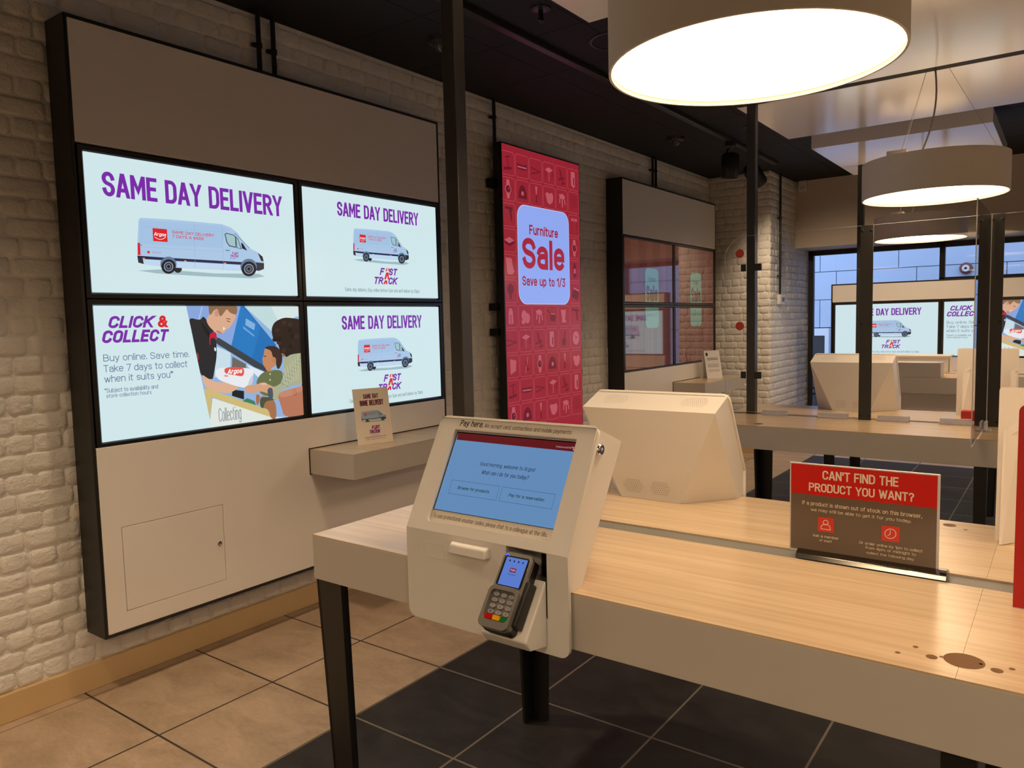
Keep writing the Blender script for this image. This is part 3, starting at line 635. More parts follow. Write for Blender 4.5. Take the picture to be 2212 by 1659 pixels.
def icon(p, k, x, y, w, h, light, dark):
    X = lambda a, b: (x+a*w, y+b*h)
    Q = lambda pts, c: p.poly([X(*q) for q in pts], c, True)
    E = lambda a, b, r1, r2, c: p.poly(ellipse(x+a*w, y+b*h, r1*w, r2*h, 18), c, True)
    if k == 'table': Q([(.1,.68),(.5,.85),(.92,.72),(.5,.55)], light); Q([(.12,.66),(.16,.64),(.16,.2),(.12,.2)], dark); Q([(.48,.55),(.53,.55),(.53,.08),(.48,.08)], light); Q([(.86,.68),(.9,.7),(.9,.28),(.86,.28)], dark)
    elif k == 'vee': Q([(.05,.62),(.95,.48),(.95,.43),(.05,.56)], dark); Q([(.05,.30),(.95,.48),(.95,.43),(.05,.24)], dark)
    elif k == 'chair': Q([(.28,.95),(.4,.9),(.58,.45),(.45,.45)], dark); Q([(.15,.35),(.8,.5),(.82,.42),(.17,.28)], dark); Q([(.55,.42),(.62,.42),(.75,.08),(.66,.08)], dark); Q([(.5,.12),(.92,.22),(.92,.16),(.5,.06)], dark)
    elif k == 'cabinet': Q([(.25,.95),(.68,.95),(.68,.12),(.5,.04),(.25,.18)], light); Q([(.5,.62),(.6,.62),(.6,.2),(.5,.2)], dark)
    elif k == 'watch': Q([(.38,.98),(.62,.98),(.66,.7),(.34,.7)], light); Q([(.34,.32),(.66,.32),(.6,.02),(.4,.02)], light); E(.5, .5, .27, .24, light); E(.5, .5, .21, .19, dark); Q([(.49,.5),(.62,.6),(.63,.57),(.51,.47)], light)
    elif k == 'lampshade': p.poly([X(.08+.84*t, .15+.7*math.sin(math.pi*min(1, max(0, t)))**.5) for t in [i/14 for i in range(15)]], dark, True); E(.5, .42, .12, .12, light)
    elif k == 'brush': Q([(.4,.95),(.62,.95),(.54,.5),(.48,.5)], light); Q([(.47,.5),(.55,.5),(.56,.08),(.46,.08)], dark)
    elif k == 'bag': Q([(.1,.7),(.3,.78),(.5,.72),(.8,.8),(.92,.6),(.85,.3),(.55,.12),(.3,.22)], light)
    elif k == 'stool': Q([(.2,.8),(.6,.88),(.88,.72),(.7,.55),(.3,.6)], light); Q([(.25,.6),(.35,.58),(.32,.3),(.22,.32)], light); Q([(.5,.55),(.62,.52),(.6,.1),(.5,.12)], light); Q([(.75,.6),(.85,.58),(.9,.3),(.8,.28)], light)
    elif k == 'sofa': Q([(.05,.62),(.5,.58),(.95,.62),(.97,.36),(.5,.32),(.03,.36)], dark); Q([(.08,.5),(.92,.5),(.92,.42),(.08,.42)], light)
    elif k == 'treadmill': Q([(.15,.25),(.85,.35),(.85,.22),(.15,.12)], dark); Q([(.45,.85),(.5,.85),(.6,.3),(.53,.3)], dark); Q([(.3,.82),(.75,.9),(.75,.84),(.3,.76)], dark)
    elif k == 'dryer': Q([(.15,.92),(.85,.9),(.85,.74),(.15,.8)], dark); Q([(.55,.78),(.75,.76),(.8,.2),(.68,.2)], dark)
    elif k == 'slab': Q([(.05,.5),(.5,.68),(.95,.52),(.5,.35)], light); Q([(.05,.5),(.5,.35),(.5,.2),(.05,.36)], dark); Q([(.5,.35),(.95,.52),(.95,.38),(.5,.2)], dark)
    elif k == 'towel': Q([(.12,.92),(.65,.9),(.8,.35),(.92,.25),(.7,.06),(.25,.08)], light)
    elif k == 'plant': E(.5, .62, .28, .28, dark); Q([(.4,.4),(.6,.4),(.56,.08),(.44,.08)], dark)
    elif k == 'pot': Q([(.35,.92),(.55,.92),(.65,.75),(.7,.12),(.25,.12),(.28,.75)], light); Q([(.38,.6),(.42,.6),(.42,.15),(.38,.15)], dark); Q([(.5,.6),(.54,.6),(.54,.15),(.5,.15)], dark)
    elif k == 'balloons': E(.38, .55, .25, .28, light); E(.68, .4, .26, .28, light); E(.3, .2, .18, .12, light)
    elif k == 'pan': Q([(.1,.85),(.5,.62),(.5,.56),(.08,.78)], dark); Q([(.38,.62),(.88,.58),(.85,.2),(.42,.2)], dark); Q([(.4,.66),(.85,.62),(.85,.56),(.4,.6)], light)
    elif k == 'jug': Q([(.15,.85),(.75,.85),(.62,.3),(.8,.12),(.25,.12),(.3,.35)], light)
    elif k == 'guitar': Q([(.6,.95),(.68,.95),(.56,.45),(.5,.45)], dark); E(.48, .32, .2, .22, dark)
    elif k == 'clock':
        E(.5, .5, .38, .4, light); Q([(.48,.5),(.3,.66),(.33,.68),(.52,.53)], dark); Q([(.48,.5),(.7,.6),(.7,.56),(.5,.46)], dark)
    elif k == 'dots':
        Q([(.3,.9),(.85,.8),(.82,.25),(.32,.08)], light)
        for i in range(4):
            for j in range(2): E(.45+.25*j, .75-.17*i, .02, .02, dark)
    elif k == 'scooter': Q([(.62,.95),(.68,.95),(.42,.05),(.36,.05)], light); Q([(.4,.72),(.46,.72),(.66,.2),(.6,.2)], dark); E(.62, .28, .12, .08, dark)
    elif k == 'lines':
        for i in range(7): Q([(.15,.88-i*.1),(.9,.86-i*.1),(.9,.84-i*.1),(.15,.86-i*.1)], dark)
    elif k == 'fridge': Q([(.2,.9),(.85,.9),(.85,.75),(.2,.75)], light); Q([(.45,.85),(.6,.85),(.6,.8),(.45,.8)], dark); p.line([X(.25,.7), X(.25,.05)], .004, dark, raw=True); p.line([X(.8,.7), X(.8,.05)], .004, dark, raw=True)
    elif k == 'bottle': Q([(.42,.95),(.58,.95),(.66,.7),(.66,.1),(.34,.1),(.34,.7)], dark); Q([(.4,.62),(.6,.62),(.6,.35),(.4,.35)], light)
    elif k == 'note': Q([(.35,.85),(.95,.7),(.8,.08),(.1,.3)], dark); Q([(.35,.85),(.95,.7),(.93,.6),(.32,.75)], light)
ICONS = ['treadmill sofa vee table chair cabinet', 'watch lampshade brush bag stool lines', 'dryer - - - - fridge', 'slab - - - - watch', 'towel - - - - bottle',
         'plant - - - - note', 'pot balloons stool pan jug dryer', 'vee table chair cabinet guitar clock', 'dots scooter watch lampshade brush bag',
         'treadmill sofa vee table chair cabinet', 'watch lampshade brush bag stool lines']
def pic_sale(w, h, y_left, ztop):
    p = Pic(w, h, 'lit', 1.5e-5); p.rect(0, 0, w, h, '#93212f')
    for r, row in enumerate(ICONS):
        for c, k in enumerate(row.split()):
            if k == '-': continue
            x0 = 4.318+.176*c-y_left; z1 = h-(ztop-(2.735-.18*r))
            x1, z0 = x0+.164, z1-.161
            p.line(rrect(max(x0, -.02), z0, min(x1, w+.02), z1, .022, 4), .0032, '#b34c58', closed=True, raw=True)
            icon(p, k, x0+.015, z0+.012, .134, .137, '#b4545f', '#661524')
    x0, x1, z1, z0 = 4.502-y_left, 5.193-y_left, h-(ztop-2.380), h-(ztop-1.667)
    p.poly(rrect(x0-.004, z0-.004, x1+.004, z1+.004, .092, 8), '#c3d0fa', True); p.poly(rrect(x0, z0, x1, z1, .09, 8), '#8ea6ee', True)
    f = lambda y, z: (y-y_left, h-(ztop-z))
    p.text('Furniture', f(4.647, 2.247), f(5.035, 2.176), '#9c1f3c', bold=.03, raw=True)
    p.text('Sale', f(4.552, 2.150), f(5.122, 1.925), '#a3243a', bold=.034, raw=True)
    p.text('Save up to 1/3', f(4.545, 1.872), f(5.130, 1.785), '#9c1f3c', bold=.03, raw=True)
    return p
def pic_dim(kind):            # the dark brownish screens of the second unit
    p = Pic(SW, SH, 'dim', 4e-5); p.rect(0, 0, SW, SH, '#4c2620')
    for i in range(7):
        x = SW*(i/7); p.rect(x+.01, 0, x+SW/7-.01, SH, '#512a23' if i % 2 else '#48231e')
    for r in range(5):
        for c in range(8): p.line(rrect(c*.125+.01, r*.12+.01, c*.125+.125, r*.12+.115, .012, 2), .0015, '#5c342b', closed=True, raw=True)
    x0, x1 = SW*(.40 if kind[1] == 'l' else .37), SW*(.68 if kind[1] == 'l' else .66)
    if kind[0] == 'u':
        p.poly(rrect(x0, -.05, x1, SH*.56, .05, 6), '#4d6a5c', True)
        p.text('Furniture', (x0+.06, SH*.42), (x1-.06, SH*.34), '#332019', raw=True); p.text('Sale', (x0+.02, SH*.28), (x1-.02, SH*.01), '#40211b', bold=.04, raw=True)
    else:
        p.poly(rrect(x0, SH*.66, x1, SH+.05, .05, 6), '#4d6a5c', True); p.text('Save up to 1/3', (x0+.03, SH*.92), (x1-.03, SH*.84), '#332019', raw=True)
    return p
# ================================================================== MEDIA WALL UNITS AND SCREENS
GY, GZ, Z2 = .0559, .0536, 1.0784
def media_unit(name, label, T, cols=2, rows=2, ztop=2.765, zbot=.2689, door=True, shelf=None, wide=2.1515, depth=.158, sx=.0323):
    """T: local x along the unit, y up, z out of the wall, origin on the wall at floor level"""
    base = T @ Vector((wide/2, zbot, 0)); u = thing(name, label, 'display unit', base)
    fw = .013
    zs = Z2-.018; ztb = Z2+rows*SH+(rows-1)*GZ+.0295
    mb = MB(T)        # black carcass: sides, top, bottom, back and the rail behind the screens
    mb.box(-fw, 0, zbot-fw, ztop+fw, 0, depth); mb.box(wide, wide+fw, zbot-fw, ztop+fw, 0, depth)
    mb.box(0, wide, ztop, ztop+fw, 0, depth); mb.box(0, wide, zbot-fw, zbot, 0, depth); mb.box(0, wide, zbot, ztop, 0, depth-.05)
    mb.build('carcass', BLACK, parent=u, bevel=.0015)
    MB(T).box(.002, wide-.002, ztb+.002, ztop-.002, depth-.045, depth).build('header_panel', PANEL, parent=u, bevel=.0012)
    lo = MB(T)
    if door:
        a, b, c, d = .085, .555, .35, .7085; g = .0022
        lo.plate([(.002, zbot+.002), (wide-.002, zbot+.002), (wide-.002, zs-.002), (.002, zs-.002)], [[(a-g, c-g), (b+g, c-g), (b+g, d+g), (a-g, d+g)]], depth-.045, depth)
    else: lo.box(.002, wide-.002, zbot+.002, zs-.002, depth-.045, depth)
    lo.build('lower_panel', PANEL, parent=u, bevel=.0012)
    if door:
        d_ = MB(T).box(a, b, c, d, depth-.04, depth).build('access_door', PANEL, parent=u, bevel=.0012)
        k = MB(T @ Matrix.Translation((.530, .529, depth))).lathe([(.0, .0), (.0115, 0), (.0115, .004), (.009, .006), (.004, .006), (.004, .003), (0, .003)], n=24)
        k.build('lock', CHROME, parent=d_)
    if shelf:
        x0, x1, dp = shelf
        sb = MB(T).box(x0, x1, .765, .891, depth+.003, depth+dp).build('shelf', FASCIA, parent=u, bevel=.0015)
        sb['label'] = 'grey laminate shelf with an oak top'
        MB(T).box(x0, x1, .891, .895, depth+.003, depth+dp).build('shelf_top', WOOD, parent=sb)
        MB(T).box(x0-.004, x1+.004, .760, .900, depth-.0, depth+.003).build('shadow_gap', BLACKM, parent=sb)
        for (hx, hy, hr) in ((.42, .16, .016), (.36, .19, .005), (.33, .15, .004), (.48, .14, .005), (.53, .17, .004), (.39, .12, .006)):
            MB(T @ Matrix.Translation((x0+hx, .8953, depth+hy))).add([(hr*math.cos(t*math.pi/8), 0, hr*math.sin(t*math.pi/8)) for t in range(16)], [tuple(range(16))]).build('cable_hole', HOLE, parent=sb)
    return u
def display(T, x, z, label, pic, cat='screen', bz=.0255, edge=BEZEL, depth=.158, light_edge=False):
    c = T @ Vector((x+SW/2, z, depth)); d = thing('digital_display', label, cat, c, None)
    mb = MB(T); o = [(x-bz, z-bz), (x+SW+bz, z-bz), (x+SW+bz, z+SH+bz), (x-bz, z+SH+bz)]
    h = [(x, z), (x+SW, z), (x+SW, z+SH), (x, z+SH)]
    hm = [(x-.006, z-.006), (x+SW+.006, z-.006), (x+SW+.006, z+SH+.006), (x-.006, z+SH+.006)]
    mb.plate(o, [hm], depth-.045, depth-.002)
    vs = [(p[0], p[1], depth-.002) for p in hm]+[(p[0], p[1], depth-.0095) for p in h]
    mb.add(vs, [(i, (i+1) % 4, (i+1) % 4+4, i+4) for i in range(4)])
    mb.build('bezel', edge, parent=d, bevel=.0025, smooth=0)
    MB(T).box(x-.005, x+SW+.005, z-.005, z+SH+.005, depth-.045, depth-.0105).build('screen_housing', BLACKM, parent=d)
    pic.build('screen', T @ Matrix.Translation((x, z, depth-.0102)), d)
    return d
T1 = frame((0, 1.4586, 0), (0, 1, 0), (0, 0, 1), (1, 0, 0))
media_unit('display_unit', 'large black-framed white display unit on the brick wall with four bright screens', T1, shelf=(1.0734, 2.10, .339))
sx = 1.4909-1.4586; zu = Z2+SH+GZ; xr = sx+SW+GY
g1 = 'bright screens of the near display unit'
for lab, x, z, pc in (('top left bright screen with a large delivery van under big purple lettering', sx, zu, pic_large_van()),
                      ('top right bright screen with small delivery van, nothing standing in front of it', xr, zu, pic_delivery()),
                      ('lower left bright screen showing CLICK & COLLECT and a man handing over a parcel', sx, Z2, pic_collect()),
                      ('lower right bright delivery van screen partly hidden by a small cream card', xr, Z2, pic_delivery())):
    d = display(T1, x, z, lab, pc); d['group'] = g1
T2 = frame((0, 6.033, 0), (0, 1, 0), (0, 0, 1), (1, 0, 0))
media_unit('display_unit', 'second display unit further along the brick wall, with four dark brown screens', T2, shelf=(1.02, 2.13, .339))
for lab, x, z, k in (('top left dim brown screen of the far wall unit', sx, zu, 'ul'), ('top right dim brown screen of the far wall unit', xr, zu, 'ur'),
                     ('lower left dim brown screen mirroring a delivery van', sx, Z2, 'll'), ('lower right dim brown screen of the far wall unit beside the shelf card', xr, Z2, 'lr')):
    d = display(T2, x, z, lab, pic_dim(k)); d['group'] = 'dim brown screens'
T3 = frame((1.175, 9.258, 0), (1, 0, 0), (0, 0, 1), (0, -1, 0))
media_unit('display_unit', 'black-framed display unit standing in front of the shop window', T3, rows=1, ztop=1.862, door=False, shelf=(.25, 2.1, .339), wide=2.1515)
d = display(T3, sx, Z2, 'bright delivery van screen in front of the shop window, left of its pair', pic_delivery()); d['group'] = 'screens by the shop window'
d = display(T3, xr, Z2, 'bright CLICK & COLLECT screen in front of the shop window', pic_collect()); d['group'] = 'screens by the shop window'

# tall red sale screen
YL, SWD, SZT, SHT = 4.334, 1.031, 2.783, 2.112
sale = thing('sale_display', 'tall red portrait screen on the brick wall advertising a furniture sale', 'screen', (.0, YL+SWD/2, SZT-SHT))
MB().box(.055, .116, YL-.012, YL+SWD+.010, SZT-SHT-.012, SZT+.010).build('casing', BEZEL, parent=sale, bevel=.003)
pic_sale(SWD, SHT, YL, SZT).build('screen', frame((.1165, YL, SZT-SHT), (0,1,0), (0,0,1), (1,0,0)), sale)
for z0 in (2.485, 1.441, 1.62): MB().box(.006, .056, YL-.045, YL+.1, z0, z0+(.05 if z0 < 2 else .06)).build('wall_bracket', BLACKM, parent=sale)

# ================================================================== TABLES
TZ, TH = .960, .1245
def leg(mb, x, y, sx_, sy_, ztop, wd=.100):
    """L-shaped tapering leg; corner at x,y, flanges run in directions sx_, sy_"""
    t = .012; tp = .026; wb = .072
    def fl(along):
        for (a0, a1) in [(0, 1)]:
            pass
        B = []; Tt = []
        for z, o, w in ((0.004, tp, wb), (ztop, 0, wd)):
            e0, e1 = o, o+w
            if along == 'x': q = [(x+sx_*e0, y+sy_*o, z), (x+sx_*e1, y+sy_*o, z), (x+sx_*e1, y+sy_*(o+t), z), (x+sx_*e0, y+sy_*(o+t), z)]
            else: q = [(x+sx_*o, y+sy_*e0, z), (x+sx_*o, y+sy_*e1, z), (x+sx_*(o+t), y+sy_*e1, z), (x+sx_*(o+t), y+sy_*e0, z)]
            (B if z < .1 else Tt).extend(q)
        mb.hexa(B, Tt)
    fl('x'); fl('y')
    o = tp+.006; w = wb-.008
    pts = [(x+sx_*o, y+sy_*o), (x+sx_*(o+w), y+sy_*o), (x+sx_*o, y+sy_*(o+w))]
    mb.prism(pts, 'z', .0, .006)
    return mb
def table(label, loc, length, depth, seams, mids, holes, top=TZ):
    t = thing('display_table', label, 'table', loc, 'long counter tables')
    x0, y0 = loc[0], loc[1]; x1, y1 = x0+length, y0+depth; zb = top-TH
    s0, s1 = y0+.477, y0+.549
    fr = MB(); tk = .018
    fr.box(x0, x1, y0, y0+tk, zb, top-.004); fr.box(x0, x1, y1-tk, y1, zb, top-.004); fr.box(x0, x0+tk, y0+tk, y1-tk, zb, top-.004); fr.box(x1-tk, x1, y0+tk, y1-tk, zb, top-.004)
    fr.box(x0+tk, x1-tk, y0+tk, y1-tk, zb+.01, zb+.03)
    fr.build('apron', FASCIA, parent=t, bevel=.001)
    MB().box(x0+.02, x1-.02, s0-.003, s1+.003, zb+.03, top-.0045).build('cable_slot', SLOT, parent=t)
    xs_ = [x0]+[s for s in seams]+[x1]
    for i in range(len(xs_)-1):
        a, b = xs_[i]+(.00025 if i else 0), xs_[i+1]-(.00025 if i < len(xs_)-2 else 0)
        for (c, d, front) in ((y0, s0, True), (s1, y1, False)):
            tp = MB().box(a, b, c, d, top-.004, top).build('tabletop', WOOD, parent=t)
            for (hx, hy, hr) in holes:
                if not (a <= x0+hx < b) or (hy < .5) != front: continue
                MB(Matrix.Translation((x0+hx, y0+hy, top+.0004))).add([(hr*math.cos(q*math.pi/14), hr*math.sin(q*math.pi/14), 0) for q in range(28)], [tuple(range(28))]).build('cable_hole', HOLE, parent=tp)
    for (lx, ly, a, b) in [(x0+.004, y0+.004, 1, 1), (x0+.004, y1-.004, 1, -1), (x1-.004, y0+.004, -1, 1), (x1-.004, y1-.004, -1, -1)]:
        leg(MB(), lx, ly, a, b, zb).build('leg', BLACK, parent=t, bevel=.001)
    for (lx, ly, w) in mids:
        MB().hexa([(lx+.006, ly, 0), (lx+w-.006, ly, 0), (lx+w-.006, ly+.04, 0), (lx+.006, ly+.04, 0)], [(lx, ly, zb), (lx+w, ly, zb), (lx+w, ly+.05, zb), (lx, ly+.05, zb)]).build('leg', BLACK, parent=t, bevel=.001)
    return t
HG = [(1.5515, .077, .030), (1.506, .065, .0088), (1.598, .066, .009), (1.478, .093, .0045), (1.457, .053, .0042), (1.519, .074, .0028), (1.575, .078, .0026), (1.617, .085, .0046),
      (1.43, .98, .016), (1.39, .99, .006), (1.36, .97, .007), (1.47, .95, .005), (.33, .08, .016)]
table('nearest long oak-topped table carrying the lit payment kiosk', (1.675, 1.3262, 0), 3.12, 1.030, [3.222], [(3.20, 1.36, .05), (3.20, 2.27, .05)], HG)
HG2 = [(.318, .075, .026), (.24, .07, .006), (.395, .07, .007), (.50, .08, .003)]
table('second long oak-topped table, behind the nearest, with clear acrylic screens along its middle', (1.700, 3.946, 0), 3.12, 1.030, [3.3], [(3.018, 3.958, .052)], HG2)
table('far short table in front of the window display unit, carrying two pale boxes', (1.700, 6.57, 0), 1.26, 1.030, [], [], [(.84, .95, .02)], top=1.035)

# posts and canopies
def pole(label, x, y, ztop, top=TZ):
    mb = MB().box(x, x+.05, y, y+.05, top-.01, ztop)
    o = mb.build('support_post', DKGREY, loc=(x+.025, y+.025, top-.01), bevel=.003); tag(o, label, 'post', 'posts between tables and canopies')
    return o
CBZ = 2.755
pole('nearest dark grey post, rising behind the lit payment kiosk', 1.779, 1.812, CBZ)
pole('dark grey post with two black clamps and clear sheet, on the second table', 1.813, 4.430, CBZ, )
pole('farthest dark post, partly behind the middle hanging lamp', 1.852, 7.085, 2.80, 1.035)
def canopy(label, x0, x1, y0, y1, z, th=.10, slot=None):
    c = thing('ceiling_canopy', label, 'canopy', ((x0+x1)/2, (y0+y1)/2, z), 'white canopies hung above the tables')
    ps = [(y0, slot[0]), (slot[1], y1)] if slot else [(y0, y1)]
    for a, b in ps: MB().box(x0, x1, a, b, z, z+th).build('slab', CANOPY, parent=c, bevel=.002)
    if slot: MB().box(x0+.01, x1-.01, slot[0], slot[1], z+.0015, z+th).build('slot_channel', BLACKM, parent=c)
    for hx in (x0+.25, x1-.25):
        for hy in (y0+.2, y1-.2): MB().tube([(hx, hy, z+th-.001), (hx, hy, CZ+.001)], .006, 8).build('hanger_rod', BLACKM, parent=c)
    return c
canopy('nearest white canopy, mostly behind the biggest lamp', 1.716, 4.75, .82, 2.815, CBZ, slot=(1.806, 1.878))
canopy('wide white canopy split by a dark slot, above the second table', 1.735, 4.75, 3.43, 5.50, CBZ, slot=(4.420, 4.492))
canopy('small white canopy with a visible grey edge, farthest from the camera', 1.716, 2.893, 6.15, 7.56, 2.80)

# drum lamps
def lamp(label, x, y, z=2.1255, r=.336, h=.186, zc=CBZ, slot_y=None):
    l = thing('pendant_lamp', label, 'lamp', (x, y, z), 'white drum lamps')
    MB().lathe([(r, z), (r, z+h), (r-.006, z+h), (r-.006, z)], (x, y, 0), 72, closed=True).build('shade', SHADE, parent=l, smooth=50)
    MB().lathe([(0, z+.012), (r-.006, z+.012), (r-.006, z+.018), (0, z+.018)], (x, y, 0), 72).build('diffuser', DIFF, parent=l)
    MB().lathe([(0, z+h-.03), (r-.008, z+h-.03), (r-.008, z+h-.024), (0, z+h-.024)], (x, y, 0), 48).build('top_plate', TOP_GLOW, parent=l)
    MB().box(x-.17, x-.08, y-.30, y-.20, z+h-.024, z+h+.020).build('mount_block', SHADE, parent=l, bevel=.003)
    sy = y if slot_y is None else slot_y
    for k, (ax, ay) in enumerate(((-.125, -.25), (-.20, .16), (.30, -.05))):
        MB().tube([(x+ax, y+ay, z+h-.024), (x+(-.03, -.03, .05)[k], sy, zc+.02)], .0009, 6).build('suspension_wire', SILVER, parent=l)
    pts = []
    for i in range(13):
        t = i/12; pts.append((x+.0-.09*(1-t)**2+.02*math.sin(t*math.pi), y+(sy-y)*t, z+h-.024+(zc+.02-z-h+.024)*t))
    MB().tube(pts, .0045, 8).build('power_cable', mat('grey_flex', (.10, .095, .09), .5), parent=l)
    return l
lamp('biggest white drum lamp hanging at the top of the view', 2.722, 1.842, slot_y=1.842)
lamp('middle white drum lamp on thin wires, above the second table', 2.763, 4.498, slot_y=4.456)
lamp('farthest white drum lamp, low in front of the shop window', 2.345, 7.0, zc=2.80)
lamp('white drum lamp to the right of the view over the nearest table', 4.35, 1.842, slot_y=1.842)
lamp('white drum lamp to the right of the view over the second table', 4.35, 4.498, slot_y=4.456)
for lb, x_, y_ in (('above the table behind the camera, brick wall side', 2.72, -.78), ('above the table behind the camera, right side', 4.35, -.78),
                 ('farthest behind the camera, brick wall side', 2.72, -3.3), ('farthest behind the camera, right side', 4.35, -3.3),
                 ('far to the right of the view beside the nearest of the tables', 6.0, 1.842), ('far to the right behind the camera', 6.0, -.78), ('behind the camera, over the aisle by the brick wall', 1.3, -2.2), ('far to the right beside the second table', 6.0, 4.498), ('far to the right near the shop window', 4.35, 7.0), ('right end near the shop window', 6.0, 7.0)):
    lamp('white drum lamp '+lb, x_, y_, zc=CZ)  # out-of-view drum lamps, added as fill light
# ================================================================== SELF-SERVICE KIOSKS
# local frame: origin at the middle of the table edge, top of the table; -y towards the customer
KW = .463
def kiosk(label, cx, edge, flip=False, top=TZ, front=True):
    s = -1 if flip else 1
    T = frame((cx, edge, top), (s, 0, 0), (0, s, 0), (0, 0, 1))
    k = thing('self_service_kiosk', label, 'kiosk', (cx, edge, top), 'white self-service kiosks')
    w = KW/2; wb = w-.006
    A = (.120, .340); B = (.226, .291); Cc = (.040, .0005); D = (-.024, .083)
    # rear shell: top ridge, back face tapering to the table, folded side faces
    mb = MB(T)
    P = {}
    for sg in (-1, 1):
        P[sg] = dict(A=(sg*wb, A[0]-.006, A[1]-.004), B=(sg*wb, *B), C=(sg*wb, *Cc), D=(sg*wb, -.0165, .0835), E=(sg*wb, -.0145, .0005), G=(sg*.102, .197, .0005))
    L_, R_2 = P[-1], P[1]
    mb.face([L_['A'], R_2['A'], R_2['B'], L_['B']]); mb.face([L_['B'], R_2['B'], R_2['G'], L_['G']])
    for q in (L_, R_2):
        mb.face([q['B'], q['G'], q['C']]); mb.face([q['A'], q['B'], q['C'], q['E'], q['D']])
    mb.face([L_['C'], R_2['C'], R_2['E'], L_['E']]); mb.face([L_['C'], L_['G'], R_2['G'], R_2['C']])
    shell = mb.build('rear_shell', KIOSK, parent=k, bevel=.003, smooth=0)
    # perforated vents
    def vent(o, ux, uy, nx, ny, px, py, name='air_vent'):
        nn = ux.cross(uy); v = MB(T @ frame(o, ux, uy, nn)); 
        for j in range(ny):
            cnt = nx-abs(j-(ny-1)/2); cnt = int(cnt)
            for i in range(cnt):
                c0 = ((i-(cnt-1)/2)*px, (j-(ny-1)/2)*py)
                v.add([(c0[0]+.00125*math.cos(q*math.pi/3), c0[1]+.00125*math.sin(q*math.pi/3), .0008) for q in range(6)], [tuple(range(6))])
        v.build(name, VENT, parent=shell, smooth=0)
    back = Vector((0, B[0]-.197, B[1])).normalized(); bx = Vector((-1, 0, 0))
    for x in (-.038, .056):
        c = Vector((x, .197, .0005))+back*.042; vent(c, bx, back, 10, 7, .0070, .0064)
    tp = (Vector((0, A[0], A[1]))-Vector((0, B[0], B[1]))).normalized()
    for x in (-.138, .132):
        c = Vector((x, (A[0]+B[0])/2-.003, (A[1]+B[1])/2-.0015)); vent(c, bx, tp, 13, 7, .0068, .0082)
    # folded front plate, upper leaf leaning back
    Lp = math.hypot(A[0]-D[0], A[1]-D[1]); up = Vector((0, A[0]-D[0], A[1]-D[1])).normalized()
    TU = T @ frame((0, D[0], D[1]), (1, 0, 0), up, Vector((1, 0, 0)).cross(up))
    hole = rrect(-.175, .024, .180, .259, .010, 4, (1, 1, 0, 0))
    holes = [hole] if front else []
    fp = MB(TU).plate(rrect(-w+.0004, 0, w-.0004, Lp, .022, 6, (0, 0, 1, 1)), holes, -.010, 0)
    TL = T @ frame((0, D[0], 0), (1, 0, 0), (0, 0, 1), (0, -1, 0))
    rec = [(.071, -.060), (.178, -.060), (.178, .089-.006), (.071, .089-.006)]
    fp.T = TL; fp.plate(rrect(-w, -.138, w, .083, .022, 6, (1, 1, 0, 0)), [rec] if front else [], -.010, 0)
    plate = fp.build('front_plate', KIOSK, parent=k, bevel=.0015, smooth=40)
    # lock on the right-hand side (as the customer faces it)
    MB(T @ frame((wb, .118, .288), (0, 1, 0), (0, 0, 1), (1, 0, 0))).lathe([(.0, .0), (.0135, 0), (.0135, .006), (.011, .010), (.005, .010), (.005, .005), (0, .005)], n=28).build('lock', CHROME, parent=k)
    if not front: return k, T, TU, TL
    MB(TU).box(-.178, .183, .020, .262, -.022, -.0115).build('screen_surround', KIOSK, parent=k)
    # screen
    x0, x1, y0, y1 = -.170, .1785, .0555, .2535; p = Pic(x1-x0, y1-y0, 'lit', 3e-5).use((570, 252), (1757, 345), (1535, 1198), (325, 1005))
    p.poly([(570,252),(1757,345),(1535,1198),(325,1005)], '#6089b6'); p.poly([(570,252),(1757,345),(1736,430),(555,320)], '#5c0a14')
    p.text('Good morning, welcome to Argos!', (795, 535), (1330, 640), '#15203a', shear=.12); p.text('What can I do for you today?', (812, 617), (1265, 720), '#15203a', shear=.12)
    p.line([(508,716),(980,776),(942,916),(468,850)], .0008, '#2f5470', closed=True); p.line([(1012,782),(1537,852),(1498,998),(970,920)], .0008, '#2f5470', closed=True)
    p.text('Browse for products', (568, 775), (870, 855), '#0c3c2c', bold=.02, shear=.12); p.text('Pay for a reservation', (1076, 845), (1420, 932), '#0c3c2c', bold=.02, shear=.12)
    p.text('5 item(s) at £27.50', (1548, 372), (1698, 400), '#c8a8b0'); p.line([(1703,380),(1712,384),(1716,402),(1732,404),(1738,388),(1712,384)], .0008, '#d8c0c8'); p.poly(ellipse(1718, 410, 4, 4), '#d8c0c8'); p.poly(ellipse(1730, 411, 4, 4), '#d8c0c8')
    d = p.build('touch_screen', TU @ Matrix.Translation((x0, y0, -.0092)), k)
    MB(TU).box(x0-.003, x1+.001, y0-.001, y1+.003, -.0115, -.0094).build('screen_rim', BEZEL, parent=k)
    # printed strips
    p = Pic(.349, .028, 'print', .0001); p.rect(0, 0, .349, .028, '#dcd6cc')
    p.text('Pay here.', (.010, .0235), (.083, .0035), '#241c20', bold=.015, shear=.1, raw=True); p.text('We accept card, contactless and mobile payments', (.088, .0185), (.336, .0055), '#5a4a44', shear=.1, raw=True)
    MB(TU).box(-.173, .176, .2615, .2895, -.0005, .0004).build('label_backing', WHITEP, parent=k)
    p.build('payment_label', TU @ Matrix.Translation((-.173, .2615, .0004)), k)
    p = Pic(.352, .0285, 'print', .0001); p.rect(0, 0, .352, .0285, '#d8d2c8')
    p.text('To use promotional voucher codes, please chat to a colleague at the tills.', (.006, .020), (.336, .007), '#6a5a52', raw=True); p.line([(.325, .004), (.344, .004)], .0005, '#8a7a70', raw=True)
